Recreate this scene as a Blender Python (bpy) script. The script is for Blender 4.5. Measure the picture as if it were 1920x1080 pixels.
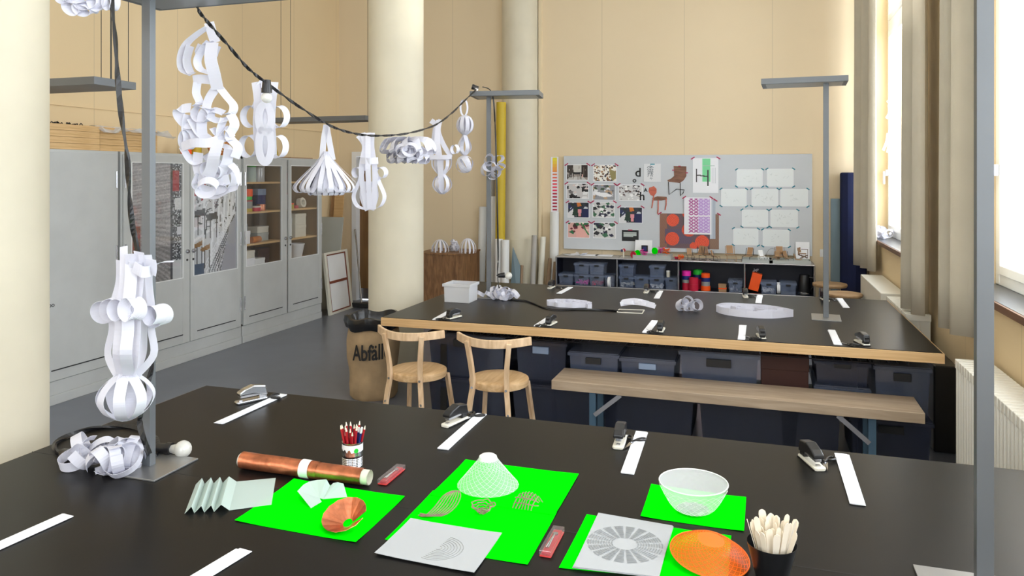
import bpy, math, random
from math import sin, cos, pi, radians, atan, sqrt
from mathutils import Vector, Matrix

for o in list(bpy.data.objects): bpy.data.objects.remove(o)
sc = bpy.context.scene
col = sc.collection

# ------------------------------------------------------------------ camera, sky, exposure
FPX = 1408.0; TH = atan(455/FPX); HY = 330.0; CH = 1.75
cam = bpy.data.cameras.new('camera'); cam.lens = 36*FPX/1920; cam.sensor_width = 36
cam.shift_y = -(540-HY)/1920; cam.clip_start = 0.05; cam.clip_end = 200
camo = bpy.data.objects.new('camera', cam); col.objects.link(camo)
camo.location = (0, 0, CH); camo.rotation_euler = (pi/2, 0, TH); sc.camera = camo

w = bpy.data.worlds.new('World'); sc.world = w; w.use_nodes = True
bg = w.node_tree.nodes['Background']; bg.inputs[0].default_value = (0.86, 0.93, 1.0, 1); bg.inputs[1].default_value = 7.5
sc.view_settings.view_transform = 'Standard'; sc.view_settings.look = 'None'
sc.view_settings.gamma = 1; sc.view_settings.use_curve_mapping = False
sc.view_settings.exposure = 0.12
try: sc.cycles.max_bounces = 10; sc.cycles.transparent_max_bounces = 24
except Exception: pass

def portal(x, y, z, sx, sy, rot):
    l = bpy.data.lights.new('window_portal', 'AREA'); l.shape = 'RECTANGLE'; l.size = sx; l.size_y = sy
    l.cycles.is_portal = True
    o = bpy.data.objects.new('window_portal', l); col.objects.link(o); o.location = (x, y, z); o.rotation_euler = rot
# window openings: right wall (Y spans) and rear wall (unseen, added and sized for fill light)
SILL = 1.09; WTOP = 4.35; XR = 1.23; XL = -5.62; YB = 9.40; YF = -3.0; ZC = 4.7; XW = 1.408
RWIN = [(6.7, 9.2), (2.3, 5.29), (-1.6, 1.4)]
FWIN = [(-5.2, -3.9), (-2.4, -1.5), (-0.7, 0.6)]
for a, b in RWIN: portal(XW+0.12, (a+b)/2, (SILL+WTOP)/2, WTOP-SILL, b-a, (0, pi/2, 0))
for a, b in FWIN: portal((a+b)/2, YF-0.3, (SILL+WTOP)/2, b-a, WTOP-SILL, (pi/2, 0, 0))
# ------------------------------------------------------------------ measuring helpers (photo pixel -> point on a real plane of the room)
CT, ST = cos(TH), sin(TH)
RV = Vector((CT, ST, 0)); FV = Vector((-ST, CT, 0)); ZV = Vector((0, 0, 1)); CO = Vector((0, 0, CH))
def ray(px, py): return FV + RV*((px-960)/FPX) + ZV*((HY-py)/FPX)
def pz(px, py, z=0.75): r = ray(px, py); return CO + r*((z-CH)/r.z)
def pY(px, py, Y): r = ray(px, py); return CO + r*(Y/r.y)
def pX(px, py, X): r = ray(px, py); return CO + r*(X/r.x)
def P(px, py, d): return CO + ray(px, py)*d

def lin(c):
    c = c/255.0
    return c/12.92 if c <= 0.04045 else ((c+0.055)/1.055)**2.4
def rgb(c): return (lin(c[0]), lin(c[1]), lin(c[2]), 1)

# ------------------------------------------------------------------ mesh builder
def catmull(pts, n=6, closed=False):
    pts = [Vector(p) for p in pts]; out = []; N = len(pts)
    for i in range(N if closed else N-1):
        if closed: a, b, c, d = pts[(i-1) % N], pts[i], pts[(i+1) % N], pts[(i+2) % N]
        else: a, b, c, d = pts[max(i-1, 0)], pts[i], pts[i+1], pts[min(i+2, N-1)]
        for k in range(n):
            t = k/n; t2 = t*t; t3 = t2*t
            out.append(0.5*((2*b)+(c-a)*t+(2*a-5*b+4*c-d)*t2+(-a+3*b-3*c+d)*t3))
    if not closed: out.append(pts[-1])
    return out

class MB:
    def __init__(s): s.v = []; s.f = []; s.M = None
    def add(s, vs, fs):
        o = len(s.v)
        for p in vs:
            p = Vector(p)
            s.v.append(s.M @ p if s.M else p)
        for f in fs: s.f.append(tuple(i+o for i in f))
        return s
    def box(s, x0, y0, z0, x1, y1, z1):
        x0, x1 = min(x0, x1), max(x0, x1); y0, y1 = min(y0, y1), max(y0, y1); z0, z1 = min(z0, z1), max(z0, z1)
        return s.add([(x0,y0,z0),(x1,y0,z0),(x1,y1,z0),(x0,y1,z0),(x0,y0,z1),(x1,y0,z1),(x1,y1,z1),(x0,y1,z1)],
              [(0,3,2,1),(4,5,6,7),(0,1,5,4),(1,2,6,5),(2,3,7,6),(3,0,4,7)])
    def bar(s, p0, p1, w, h, up=(0,0,1)):
        p0 = Vector(p0); p1 = Vector(p1); d = (p1-p0).normalized(); u = Vector(up)
        a = d.cross(u)
        if a.length < 1e-4: a = Vector((1, 0, 0))
        a.normalize(); b = a.cross(d).normalized(); a = a*(w/2); b = b*(h/2)
        return s.add([p0-a-b, p0+a-b, p0+a+b, p0-a+b, p1-a-b, p1+a-b, p1+a+b, p1-a+b],
              [(0,1,2,3),(7,6,5,4),(0,4,5,1),(1,5,6,2),(2,6,7,3),(3,7,4,0)])
    def cyl(s, p0, p1, r0, r1=None, n=16, caps=True):
        r1 = r0 if r1 is None else r1
        p0 = Vector(p0); p1 = Vector(p1); d = (p1-p0).normalized()
        a = d.orthogonal().normalized(); b = d.cross(a)
        vs = []
        for p, r in ((p0, r0), (p1, r1)):
            for k in range(n): vs.append(p+(a*cos(2*pi*k/n)+b*sin(2*pi*k/n))*r)
        fs = [(k, (k+1) % n, n+(k+1) % n, n+k) for k in range(n)]
        if caps: fs += [tuple(range(n-1, -1, -1)), tuple(range(n, 2*n))]
        return s.add(vs, fs)
    def tube(s, path, r, n=6, closed=False, caps=True, sm=0):
        pts = catmull(path, sm, closed) if sm else [Vector(p) for p in path]
        N = len(pts); vs = []; prev = None
        for i, p in enumerate(pts):
            if closed: t = pts[(i+1) % N]-pts[i-1]
            else: t = pts[min(i+1, N-1)]-pts[max(i-1, 0)]
            t.normalize()
            a = t.orthogonal() if prev is None else prev-t*prev.dot(t)
            if a.length < 1e-5: a = t.orthogonal()
            a.normalize(); prev = a; b = t.cross(a)
            rr = r[i*len(r)//N] if isinstance(r, (list, tuple)) else r
            for k in range(n): vs.append(p+(a*cos(2*pi*k/n)+b*sin(2*pi*k/n))*rr)
        fs = []
        for i in range(N if closed else N-1):
            j = (i+1) % N
            for k in range(n): fs.append((i*n+k, i*n+(k+1) % n, j*n+(k+1) % n, j*n+k))
        if caps and not closed: fs += [tuple(range(n-1, -1, -1)), tuple(range((N-1)*n, N*n))]
        return s.add(vs, fs)
    def lathe(s, prof, n=24, c=(0,0,0)):
        c = Vector(c); vs = []
        for r, z in prof:
            for k in range(n): vs.append(c+Vector((r*cos(2*pi*k/n), r*sin(2*pi*k/n), z)))
        fs = []
        for i in range(len(prof)-1):
            for k in range(n): fs.append((i*n+k, i*n+(k+1) % n, (i+1)*n+(k+1) % n, (i+1)*n+k))
        if prof[0][0] > 1e-4: fs.append(tuple(range(n-1, -1, -1)))
        if prof[-1][0] > 1e-4: fs.append(tuple(range((len(prof)-1)*n, len(prof)*n)))
        return s.add(vs, fs)
    def rib(s, path, wd, w, th=0.0008, sm=5, closed=False):
        """a paper or tape strip: path, width direction(s), width, thickness"""
        many = isinstance(wd, list)
        pts = catmull(path, sm, closed) if sm else [Vector(p) for p in path]
        if many: wds = catmull(wd, sm, closed) if sm else [Vector(x) for x in wd]
        N = len(pts); vs = []
        for i, p in enumerate(pts):
            if closed: t = pts[(i+1) % N]-pts[i-1]
            else: t = pts[min(i+1, N-1)]-pts[max(i-1, 0)]
            t.normalize(); d = Vector(wds[i]) if many else Vector(wd)
            d = d-t*d.dot(t)
            if d.length < 1e-4: d = t.orthogonal()
            d.normalize(); nn = t.cross(d)*(th/2); d = d*(w/2)
            vs += [p-d-nn, p+d-nn, p+d+nn, p-d+nn]
        fs = []
        for i in range(N if closed else N-1):
            j = (i+1) % N
            for k in range(4): fs.append((i*4+k, i*4+(k+1) % 4, j*4+(k+1) % 4, j*4+k))
        if not closed: fs += [(3,2,1,0), tuple((N-1)*4+k for k in range(4))]
        return s.add(vs, fs)
    def prism(s, poly, z0, z1):
        n = len(poly); vs = [(p[0], p[1], z0) for p in poly]+[(p[0], p[1], z1) for p in poly]
        return s.add(vs, [tuple(range(n-1, -1, -1)), tuple(range(n, 2*n))]+[(k, (k+1) % n, n+(k+1) % n, n+k) for k in range(n)])
    def slab(s, poly, t):
        """polygon of 3D points extruded by vector t"""
        n = len(poly); t = Vector(t); vs = [Vector(p) for p in poly]+[Vector(p)+t for p in poly]
        return s.add(vs, [tuple(range(n-1, -1, -1)), tuple(range(n, 2*n))]+[(k, (k+1) % n, n+(k+1) % n, n+k) for k in range(n)])
    def ball(s, c, r, n=16, sz=1.0):
        prof = [(r*sin(pi*k/(n//2)), -r*sz*cos(pi*k/(n//2))) for k in range(n//2+1)]
        prof[0] = (1e-5, prof[0][1]); prof[-1] = (1e-5, prof[-1][1])
        return s.lathe(prof, n, c)
    def build(s, name, mat, parent=None, smooth=False, bevel=0, origin=None):
        vs = s.v
        me = bpy.data.meshes.new(name)
        if parent is None:
            if origin is None:
                xs = [p.x for p in vs]; ys = [p.y for p in vs]; zs = [p.z for p in vs]
                origin = Vector(((min(xs)+max(xs))/2, (min(ys)+max(ys))/2, min(zs)))
            vs = [p-origin for p in vs]
        me.from_pydata([tuple(p) for p in vs], [], s.f); me.materials.append(mat)
        if smooth:
            me.polygons.foreach_set('use_smooth', [True]*len(me.polygons))
            me.set_sharp_from_angle(angle=radians(38))
        o = bpy.data.objects.new(name, me); col.objects.link(o)
        if parent is None: o.location = origin
        else: o.parent = parent
        if bevel:
            b = o.modifiers.new('bevel', 'BEVEL'); b.width = bevel; b.segments = 2; b.limit_method = 'ANGLE'
        return o

def tag(o, label=None, cat=None, group=None, kind=None):
    if label: o['label'] = label
    if cat: o['category'] = cat
    if group: o['group'] = group
    if kind: o['kind'] = kind
    return o
def thing(name, loc, label, cat, group=None, rz=0):
    o = bpy.data.objects.new(name, None); col.objects.link(o); o.location = loc; o.rotation_euler = (0, 0, rz)
    o.empty_display_size = 0.05
    return tag(o, label, cat, group)
def kids(o): return [c for c in bpy.data.objects if c.parent == o]
def dup(o, parent=None):
    c = o.copy(); col.objects.link(c)
    if parent is not None: c.parent = parent
    for ch in kids(o): dup(ch, c)
    return c
def world_mb(parent):
    """mesh builder that takes room coordinates for a part of a thing"""
    m = MB(); loc = Matrix.Translation(parent.location) @ Matrix.Rotation(parent.rotation_euler.z, 4, 'Z')
    m.M = loc.inverted(); return m

# ------------------------------------------------------------------ materials
def nmat(name):
    m = bpy.data.materials.new(name); m.use_nodes = True; return m, m.node_tree, m.node_tree.nodes['Principled BSDF']
def mat(name, c, rough=0.6, metal=0.0, bump=0, bscale=40, var=0, alpha=1.0, spec=0.5, vscale=4):
    m, t, b = nmat(name)
    b.inputs['Base Color'].default_value = rgb(c); b.inputs['Roughness'].default_value = rough
    b.inputs['Metallic'].default_value = metal; b.inputs['Alpha'].default_value = alpha
    b.inputs['Specular IOR Level'].default_value = spec
    tc = t.nodes.new('ShaderNodeTexCoord')
    if var:
        n = t.nodes.new('ShaderNodeTexNoise'); n.inputs['Scale'].default_value = vscale; n.inputs['Detail'].default_value = 4
        t.links.new(tc.outputs['Object'], n.inputs['Vector'])
        r = t.nodes.new('ShaderNodeValToRGB'); c0 = rgb([max(0, x*(1-var)) for x in c]); c1 = rgb([min(255, x*(1+var)) for x in c])
        r.color_ramp.elements[0].color = c0; r.color_ramp.elements[1].color = c1
        r.color_ramp.elements[0].position = 0.3; r.color_ramp.elements[1].position = 0.7
        t.links.new(n.outputs['Fac'], r.inputs['Fac']); t.links.new(r.outputs['Color'], b.inputs['Base Color'])
    if bump:
        n = t.nodes.new('ShaderNodeTexNoise'); n.inputs['Scale'].default_value = bscale
        t.links.new(tc.outputs['Object'], n.inputs['Vector'])
        bm = t.nodes.new('ShaderNodeBump'); bm.inputs['Strength'].default_value = bump; bm.inputs['Distance'].default_value = 0.01
        t.links.new(n.outputs['Fac'], bm.inputs['Height']); t.links.new(bm.outputs['Normal'], b.inputs['Normal'])
    return m
def wood(name, c0, c1, scale=(1, 12, 12), rough=0.5, noise=3.0):
    m, t, b = nmat(name); b.inputs['Roughness'].default_value = rough
    tc = t.nodes.new('ShaderNodeTexCoord'); mp = t.nodes.new('ShaderNodeMapping'); mp.inputs['Scale'].default_value = scale
    n = t.nodes.new('ShaderNodeTexNoise'); n.inputs['Scale'].default_value = noise; n.inputs['Detail'].default_value = 6
    n.inputs['Distortion'].default_value = 0.6
    r = t.nodes.new('ShaderNodeValToRGB'); r.color_ramp.elements[0].color = rgb(c0); r.color_ramp.elements[1].color = rgb(c1)
    r.color_ramp.elements[0].position = 0.35; r.color_ramp.elements[1].position = 0.65
    t.links.new(tc.outputs['Object'], mp.inputs['Vector']); t.links.new(mp.outputs['Vector'], n.inputs['Vector'])
    t.links.new(n.outputs['Fac'], r.inputs['Fac']); t.links.new(r.outputs['Color'], b.inputs['Base Color'])
    return m
def clear(name, c, op=0.25, rough=0.15, gl=0.08):
    """thin clear plastic or glass: mostly transparent, a little diffuse and gloss"""
    m = bpy.data.materials.new(name); m.use_nodes = True; t = m.node_tree; t.nodes.clear()
    out = t.nodes.new('ShaderNodeOutputMaterial'); tr = t.nodes.new('ShaderNodeBsdfTransparent')
    df = t.nodes.new('ShaderNodeBsdfDiffuse'); df.inputs[0].default_value = rgb(c)
    g = t.nodes.new('ShaderNodeBsdfGlossy'); g.inputs['Roughness'].default_value = rough
    a = t.nodes.new('ShaderNodeMixShader'); a.inputs[0].default_value = op
    b = t.nodes.new('ShaderNodeMixShader'); b.inputs[0].default_value = gl
    t.links.new(tr.outputs[0], a.inputs[1]); t.links.new(df.outputs[0], a.inputs[2])
    t.links.new(a.outputs[0], b.inputs[1]); t.links.new(g.outputs[0], b.inputs[2]); t.links.new(b.outputs[0], out.inputs[0])
    return m
def paper(name, c, tr=0.25):
    m = bpy.data.materials.new(name); m.use_nodes = True; t = m.node_tree; t.nodes.clear()
    out = t.nodes.new('ShaderNodeOutputMaterial'); df = t.nodes.new('ShaderNodeBsdfDiffuse'); tl = t.nodes.new('ShaderNodeBsdfTranslucent')
    df.inputs[0].default_value = rgb(c); tl.inputs[0].default_value = rgb(c)
    a = t.nodes.new('ShaderNodeMixShader'); a.inputs[0].default_value = tr
    t.links.new(df.outputs[0], a.inputs[1]); t.links.new(tl.outputs[0], a.inputs[2]); t.links.new(a.outputs[0], out.inputs[0])
    return m
def printed():
    m, t, b = nmat('printed_picture'); b.inputs['Roughness'].default_value = 0.5
    a = t.nodes.new('ShaderNodeVertexColor'); a.layer_name = 'Col'
    t.links.new(a.outputs['Color'], b.inputs['Base Color']); return m

def wallmat(name, c, axis):
    m, t, b = nmat(name); b.inputs['Roughness'].default_value = 0.75
    tc = t.nodes.new('ShaderNodeTexCoord'); sp = t.nodes.new('ShaderNodeSeparateXYZ')
    t.links.new(tc.outputs['Object'], sp.inputs[0])
    md = t.nodes.new('ShaderNodeMath'); md.operation = 'PINGPONG'; md.inputs[1].default_value = 0.51
    t.links.new(sp.outputs[axis], md.inputs[0])
    lt = t.nodes.new('ShaderNodeMath'); lt.operation = 'LESS_THAN'; lt.inputs[1].default_value = 0.004
    t.links.new(md.outputs[0], lt.inputs[0])
    n = t.nodes.new('ShaderNodeTexNoise'); n.inputs['Scale'].default_value = 1.5; n.inputs['Detail'].default_value = 3
    t.links.new(tc.outputs['Object'], n.inputs['Vector'])
    r = t.nodes.new('ShaderNodeValToRGB'); r.color_ramp.elements[0].color = rgb([x*0.975 for x in c]); r.color_ramp.elements[1].color = rgb(c)
    t.links.new(n.outputs['Fac'], r.inputs['Fac'])
    mx = t.nodes.new('ShaderNodeMix'); mx.data_type = 'RGBA'; mx.inputs['B'].default_value = rgb([x*0.91 for x in c])
    t.links.new(lt.outputs[0], mx.inputs['Factor']); t.links.new(r.outputs['Color'], mx.inputs['A'])
    t.links.new(mx.outputs['Result'], b.inputs['Base Color'])
    return m

BEIGE = (233, 214, 181)
M = dict(
    wallb=wallmat('beige_wallcovering', BEIGE, 0), walll=wallmat('beige_wallcovering_side', (236, 212, 170), 1),
    column=mat('painted_column', (214, 206, 184), 0.6, var=0.015), ceil=mat('white_ceiling', (246, 244, 238), 0.8, var=0.01),
    floor=mat('grey_linoleum', (104, 108, 118), 0.28, var=0.03, bump=0.02, bscale=3), cab=mat('pale_grey_steel', (192, 194, 193), 0.4, var=0.02),
    dark=mat('dark_gap', (34, 34, 36), 0.6, var=0.02), lino=mat('black_table_linoleum', (24, 23, 23), 0.34, var=0.05, spec=0.17, vscale=3),
    ply=wood('plywood_edge', (196, 158, 108), (212, 176, 128), (1, 20, 30)), birch=wood('bent_birch', (206, 172, 134), (232, 202, 166), (12, 12, 2)),
    seat=wood('beech_seat', (196, 158, 112), (222, 188, 144), (10, 1.2, 10)), bench=wood('bench_plank', (158, 138, 115), (178, 158, 135), (1, 10, 10)),
    lamp=mat('grey_lamp_metal', (112, 116, 120), 0.45, 0.35, var=0.02), plate=mat('brushed_lamp_base', (158, 158, 158), 0.35, 0.75, var=0.02),
    paper=paper('white_paper', (238, 238, 247), 0.28), sheet=paper('white_sheet', (244, 245, 250), 0.05), vellum=paper('grey_vellum', (190, 193, 196), 0.1),
    mint=paper('pale_mint_paper', (206, 222, 216), 0.25), cable=mat('black_cable', (26, 26, 28), 0.4, var=0.05), black=mat('black_plastic', (28, 28, 30), 0.3, var=0.05),
    white=mat('white_paint', (240, 241, 242), 0.35, var=0.01), rad=mat('radiator_enamel', (236, 234, 224), 0.35, var=0.01),
    green=mat('fluorescent_green_card', (5, 252, 8), 0.7, var=0.005, spec=0.0), orange=mat('orange_paper', (255, 116, 20), 0.6, var=0.02),
    copper=mat('copper_sheet', (204, 124, 88), 0.33, 0.85, bump=0.3, bscale=30, var=0.16, vscale=25), steel=mat('polished_steel', (200, 202, 206), 0.22, 1.0, var=0.03),
    chrome=mat('chrome_tube', (190, 190, 194), 0.25, 0.9, var=0.02), curtain=mat('beige_curtain_cloth', (202, 194, 176), 0.9, var=0.02, bump=0.1, bscale=300),
    sillm=mat('slate_sill', (84, 88, 94), 0.3, var=0.05), sille=wood('brown_sill_edge', (104, 72, 52), (128, 92, 66), (8, 1, 8)),
    panel=mat('grey_pinboard', (203, 208, 214), 0.6, var=0.01), kraft=mat('kraft_paper', (168, 142, 108), 0.8, bump=0.5, bscale=9, var=0.07, vscale=9),
    liner=mat('black_bin_liner', (22, 22, 25), 0.25, bump=0.6, bscale=14, var=0.1), pine=wood('pine_boards', (206, 166, 112), (226, 190, 138), (20, 1.5, 20)),
    dwood=wood('oak_door', (118, 84, 46), (134, 98, 56), (8, 8, 0.8)), oak=wood('oak_veneer', (106, 72, 42), (146, 106, 68), (6, 6, 1.0), noise=6),
    brown=mat('brown_board', (168, 132, 98), 0.8, var=0.04), card=mat('grey_board', (178, 182, 178), 0.7, var=0.02),
    glass=clear('window_glass', (235, 245, 250), 0.02, 0.02, 0.05), cglass=clear('cabinet_glass', (220, 225, 225), 0.03, 0.03, 0.09),
    clearp=clear('clear_plastic', (150, 172, 214), 0.15, 0.15, 0.10), clearw=clear('milky_plastic', (240, 242, 246), 0.45, 0.2, 0.10),
    smoke=clear('smoky_plastic', (58, 64, 84), 0.66, 0.2, 0.06), bluesmoke=clear('blue_grey_plastic', (92, 104, 132), 0.45, 0.2, 0.08), meshp=clear('frosted_white_film', (250, 250, 255), 0.28, 0.4, 0.02),
    bench_leg=mat('blue_grey_steel', (84, 112, 134), 0.35, 0.5, var=0.04), bulb=clear('bulb_glass', (250, 248, 240), 0.6, 0.1, 0.15),
    red=mat('red_plastic', (196, 40, 40), 0.35, var=0.04), magenta=mat('magenta_tape', (232, 40, 170), 0.4, var=0.02), navy=mat('navy_tape', (24, 40, 110), 0.4, var=0.04),
    tgreen=mat('green_tape', (40, 200, 60), 0.4, var=0.02), tgrey=mat('grey_tape', (150, 152, 150), 0.4, var=0.02), tred=mat('crimson_tape', (196, 26, 60), 0.4, var=0.03),
    torange=mat('orange_tape', (255, 90, 20), 0.4, var=0.02), yellow=mat('yellow_paper_roll', (196, 168, 34), 0.5, var=0.02), cream=mat('cream_cardboard', (222, 218, 204), 0.6, var=0.02),
    bluec=mat('navy_cloth', (12, 24, 66), 0.8, var=0.08), teal=mat('grey_green_panel', (110, 128, 136), 0.6, var=0.02), tape_r=mat('crimson_tape_piece', (176, 36, 84), 0.6, var=0.03),
    tape_b=mat('teal_tape_piece', (40, 130, 150), 0.6, var=0.03), wire=mat('black_wire', (40, 38, 40), 0.4, 0.5, var=0.04), wiretan=mat('brown_paper_wire', (150, 118, 112), 0.7, var=0.08, vscale=30),
    print=printed(), tube=mat('white_roll', (226, 226, 224), 0.6, var=0.01), btube=mat('brown_tube', (150, 124, 98), 0.7, var=0.04), gtube=mat('grey_tube', (172, 168, 162), 0.6, var=0.02),
    stick=mat('pale_wood_stick', (242, 230, 210), 0.7, var=0.03), redwood=mat('red_lacquer', (176, 24, 40), 0.35, var=0.04), graphite=mat('pencil_point', (60, 50, 50), 0.5, var=0.02),
    redbrown=mat('red_brown_bar', (122, 64, 44), 0.6, var=0.05), bwood=mat('dark_brown_box', (62, 28, 20), 0.6, var=0.05), usm=mat('dark_blue_metal', (18, 22, 40), 0.5, var=0.03), ink=mat('printing_ink', (20, 20, 20), 0.6, var=0.02),
    stool=wood('stool_wood', (150, 118, 84), (178, 146, 108), (2, 8, 8)), label=mat('pale_label', (150, 170, 200), 0.5, var=0.02), floral=mat('wicker', (196, 120, 50), 0.7, var=0.1),
)

# ------------------------------------------------------------------ room shell
def S(mb, name, m, label=None, **k):
    o = mb.build(name, m, **k); o['kind'] = 'structure'
    if label: o['label'] = label
    return o
S(MB().box(XL-0.2, YF-0.2, -0.1, XR+0.5, YB+0.2, 0), 'floor', M['floor'])
S(MB().box(XL-0.2, YF-0.2, ZC, XR+0.5, YB+0.2, ZC+0.1), 'ceiling', M['ceil'])
S(MB().box(XL-0.2, YF-0.2, 0, XL, YB+0.2, ZC), 'wall_left', M['walll'])
DY0, DY1 = -5.36, -4.52; DT = 2.04     # door opening in the back wall (x span)
b = MB().box(XL, YB, 0, DY0, YB+0.2, ZC).box(DY0, YB, DT, DY1, YB+0.2, ZC).box(DY1, YB, 0, XR, YB+0.2, ZC)
S(b, 'wall_back', M['wallb'], origin=Vector((-0.82, 0, 0)))
def pierced(x0, x1, wins, a0, a1, axis):
    m = MB()
    def bx(u0, u1, z0, z1):
        if axis == 'Y': m.box(x0, u0, z0, x1, u1, z1)
        else: m.box(u0, x0, z0, u1, x1, z1)
    bx(a0, a1, 0, SILL-0.03); bx(a0, a1, WTOP, ZC); e = a0
    for u0, u1 in sorted(wins): bx(e, u0, SILL-0.03, WTOP); e = u1
    bx(e, a1, SILL-0.03, WTOP); return m
S(pierced(XR, XR+0.5, RWIN, YF-0.2, YB+0.2, 'Y'), 'wall_right', M['walll'])
S(pierced(YF-0.4, YF, FWIN, XL, XR, 'X'), 'wall_front', M['wallb'])
# windows of the right wall
def window(n, a, b):
    f = MB(); x = XW; fw = 0.07
    for (z0, z1) in ((SILL, SILL+fw), (WTOP-fw, WTOP), (3.32, 3.46)): f.box(x, a, z0, x+0.09, b, z1)
    mid = (a+b)/2
    for y in (a+fw/2, mid, b-fw/2): f.box(x-0.004, y-fw/2, SILL+0.001, x+0.094, y+fw/2, WTOP-0.001)
    fr = S(f, 'window_%d' % n, M['white'], bevel=0.006)
    o = fr.location
    def wl(): m = MB(); m.M = Matrix.Translation(-o); return m
    for (u0, u1) in ((a+fw, mid-fw/2), (mid+fw/2, b-fw)):
        for (z0, z1) in ((SILL+fw, 3.32), (3.46, WTOP-fw)):
            s = wl(); t = 0.055
            s.box(x-0.015, u0, z0, x+0.04, u0+t, z1).box(x-0.015, u1-t, z0, x+0.04, u1, z1).box(x-0.015, u0+t, z0, x+0.04, u1-t, z0+t).box(x-0.015, u0+t, z1-t, x+0.04, u1-t, z1)
            s.box(x+0.06, u0+0.03, z0+0.02, x+0.1, u0+0.07, z1-0.02).box(x+0.06, u1-0.07, z0+0.02, x+0.1, u1-0.03, z1-0.02)
            sa = s.build('sash', M['white'], fr, bevel=0.004)
            g = wl(); g.box(x+0.01, u0+t, z0+t, x+0.014, u1-t, z1-t); g.build('pane', M['glass'], sa)
        h = wl(); h.box(x-0.045, u1-0.045, 1.75, x-0.015, u1-0.015, 1.82).box(x-0.07, u1-0.04, 1.66, x-0.045, u1-0.02, 1.80); h.build('handle', M['chrome'], fr, bevel=0.004)
    s = MB(); s.box(XR-0.02, a-0.03, SILL-0.03, XW+0.02, b+0.03, SILL); si = S(s, 'trim_%d' % n, M['sillm'], 'slate window sill')
    e = MB(); e.M = Matrix.Translation(-si.location); e.box(XR-0.035, a-0.03, SILL-0.04, XR-0.02, b+0.03, SILL-0.002); e.build('sill_edge', M['sille'], si)
for i, (a, b_) in enumerate(RWIN): window(i+1, a, b_)
for i, (a, b_) in enumerate(FWIN):  # rear windows, unseen, put in to light the room from behind the camera
    f = MB(); y = YF-0.25
    for (z0, z1) in ((SILL, SILL+0.08), (WTOP-0.08, WTOP), (3.32, 3.45)): f.box(a, y, z0, b_, y+0.08, z1)
    for x in (a+0.04, (a+b_)/2, b_-0.04): f.box(x-0.04, y-0.003, SILL+0.001, x+0.04, y+0.083, WTOP-0.001)
    S(f, 'window_%d' % (i+4), M['white'])
# columns of one row at X=-3
for i, (cy, cx) in enumerate(((2.33, -3.10), (5.97, -3.0), (9.36, -2.91))):
    r = 0.24
    m = MB().lathe([(r, 0), (r, ZC)], 64, (cx, cy, 0))
    o = S(m, 'column', M['column'], ['round cream column beyond the left end of the near table', 'round cream column behind the paper sack', 'round cream column against the back wall, left of the pinboard'][i], smooth=True)
S(MB().box(-2.66, 9.34, 0, -2.62, YB, ZC), 'trim_4', M['wallb'], 'narrow vertical strip beside the far column')
S(MB().lathe([(0.245, 0.93), (0.245, 0.945)], 64, (-2.91, 9.36, 0)), 'trim_7', M['column'], 'joint ring on the far column')
# door in the back wall
d = MB().box(DY0+0.02, YB+0.09, 0.16, DY1, YB+0.13, DT-0.02); do = S(d, 'door_1', M['dwood'])
k = MB(); k.M = Matrix.Translation(-do.location); k.box(DY0+0.02, YB+0.08, 0.01, DY1, YB+0.13, 0.16); k.build('kick_plate', M['chrome'], do)
m = MB().box(DY0-0.05, YB-0.015, 0, DY0+0.02, YB+0.14, DT+0.05).box(DY1, YB-0.015, 0, DY1+0.06, YB+0.14, DT+0.05).box(DY0+0.02, YB-0.015, DT-0.01, DY1, YB+0.14, DT+0.05)
S(m, 'trim_5', M['white'], 'white door surround')
S(MB().box(-2.60, YB-0.012, 0, 1.2, YB, 0.09), 'baseboard_back', M['ceil'])
S(MB().box(-5.62, 4.5, 2.35, XL+0.012, 9.0, 2.355), 'trim_6', M['walll'])

# ------------------------------------------------------------------ the two work tables
def table(loc, label, L=3.54, W=1.91, th=0.06):
    t = thing('work_table', loc, label, 'table')
    MB().box(0, 0, 0.75-th, L, W, 0.747).build('tabletop', M['ply'], t, bevel=0.002)
    MB().box(0.010, 0.010, 0.745, L-0.010, W-0.010, 0.75).build('linoleum_surface', M['lino'], t)
    for x in (0.35, L-0.42):
        for y in (0.25, W-0.3): MB().box(x, y, 0, x+0.05, y+0.05, 0.69).build('leg', M['black'], t)
        MB().box(x+0.01, 0.3, 0.62, x+0.04, W-0.3, 0.66).build('crossbar', M['black'], t)
    return t
T2Y = 4.775
table((-2.52, T2Y, 0), 'long black-topped table with thick plywood edge, behind the bench and chairs')
tn = table((-2.50, 1.062, 0), 'large black-topped table in the foreground holding the green cards')
MB().box(0.006, 0.993, 0.7495, 3.534, 0.996, 0.7505).build('panel_seam', M['dark'], tn)

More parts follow.
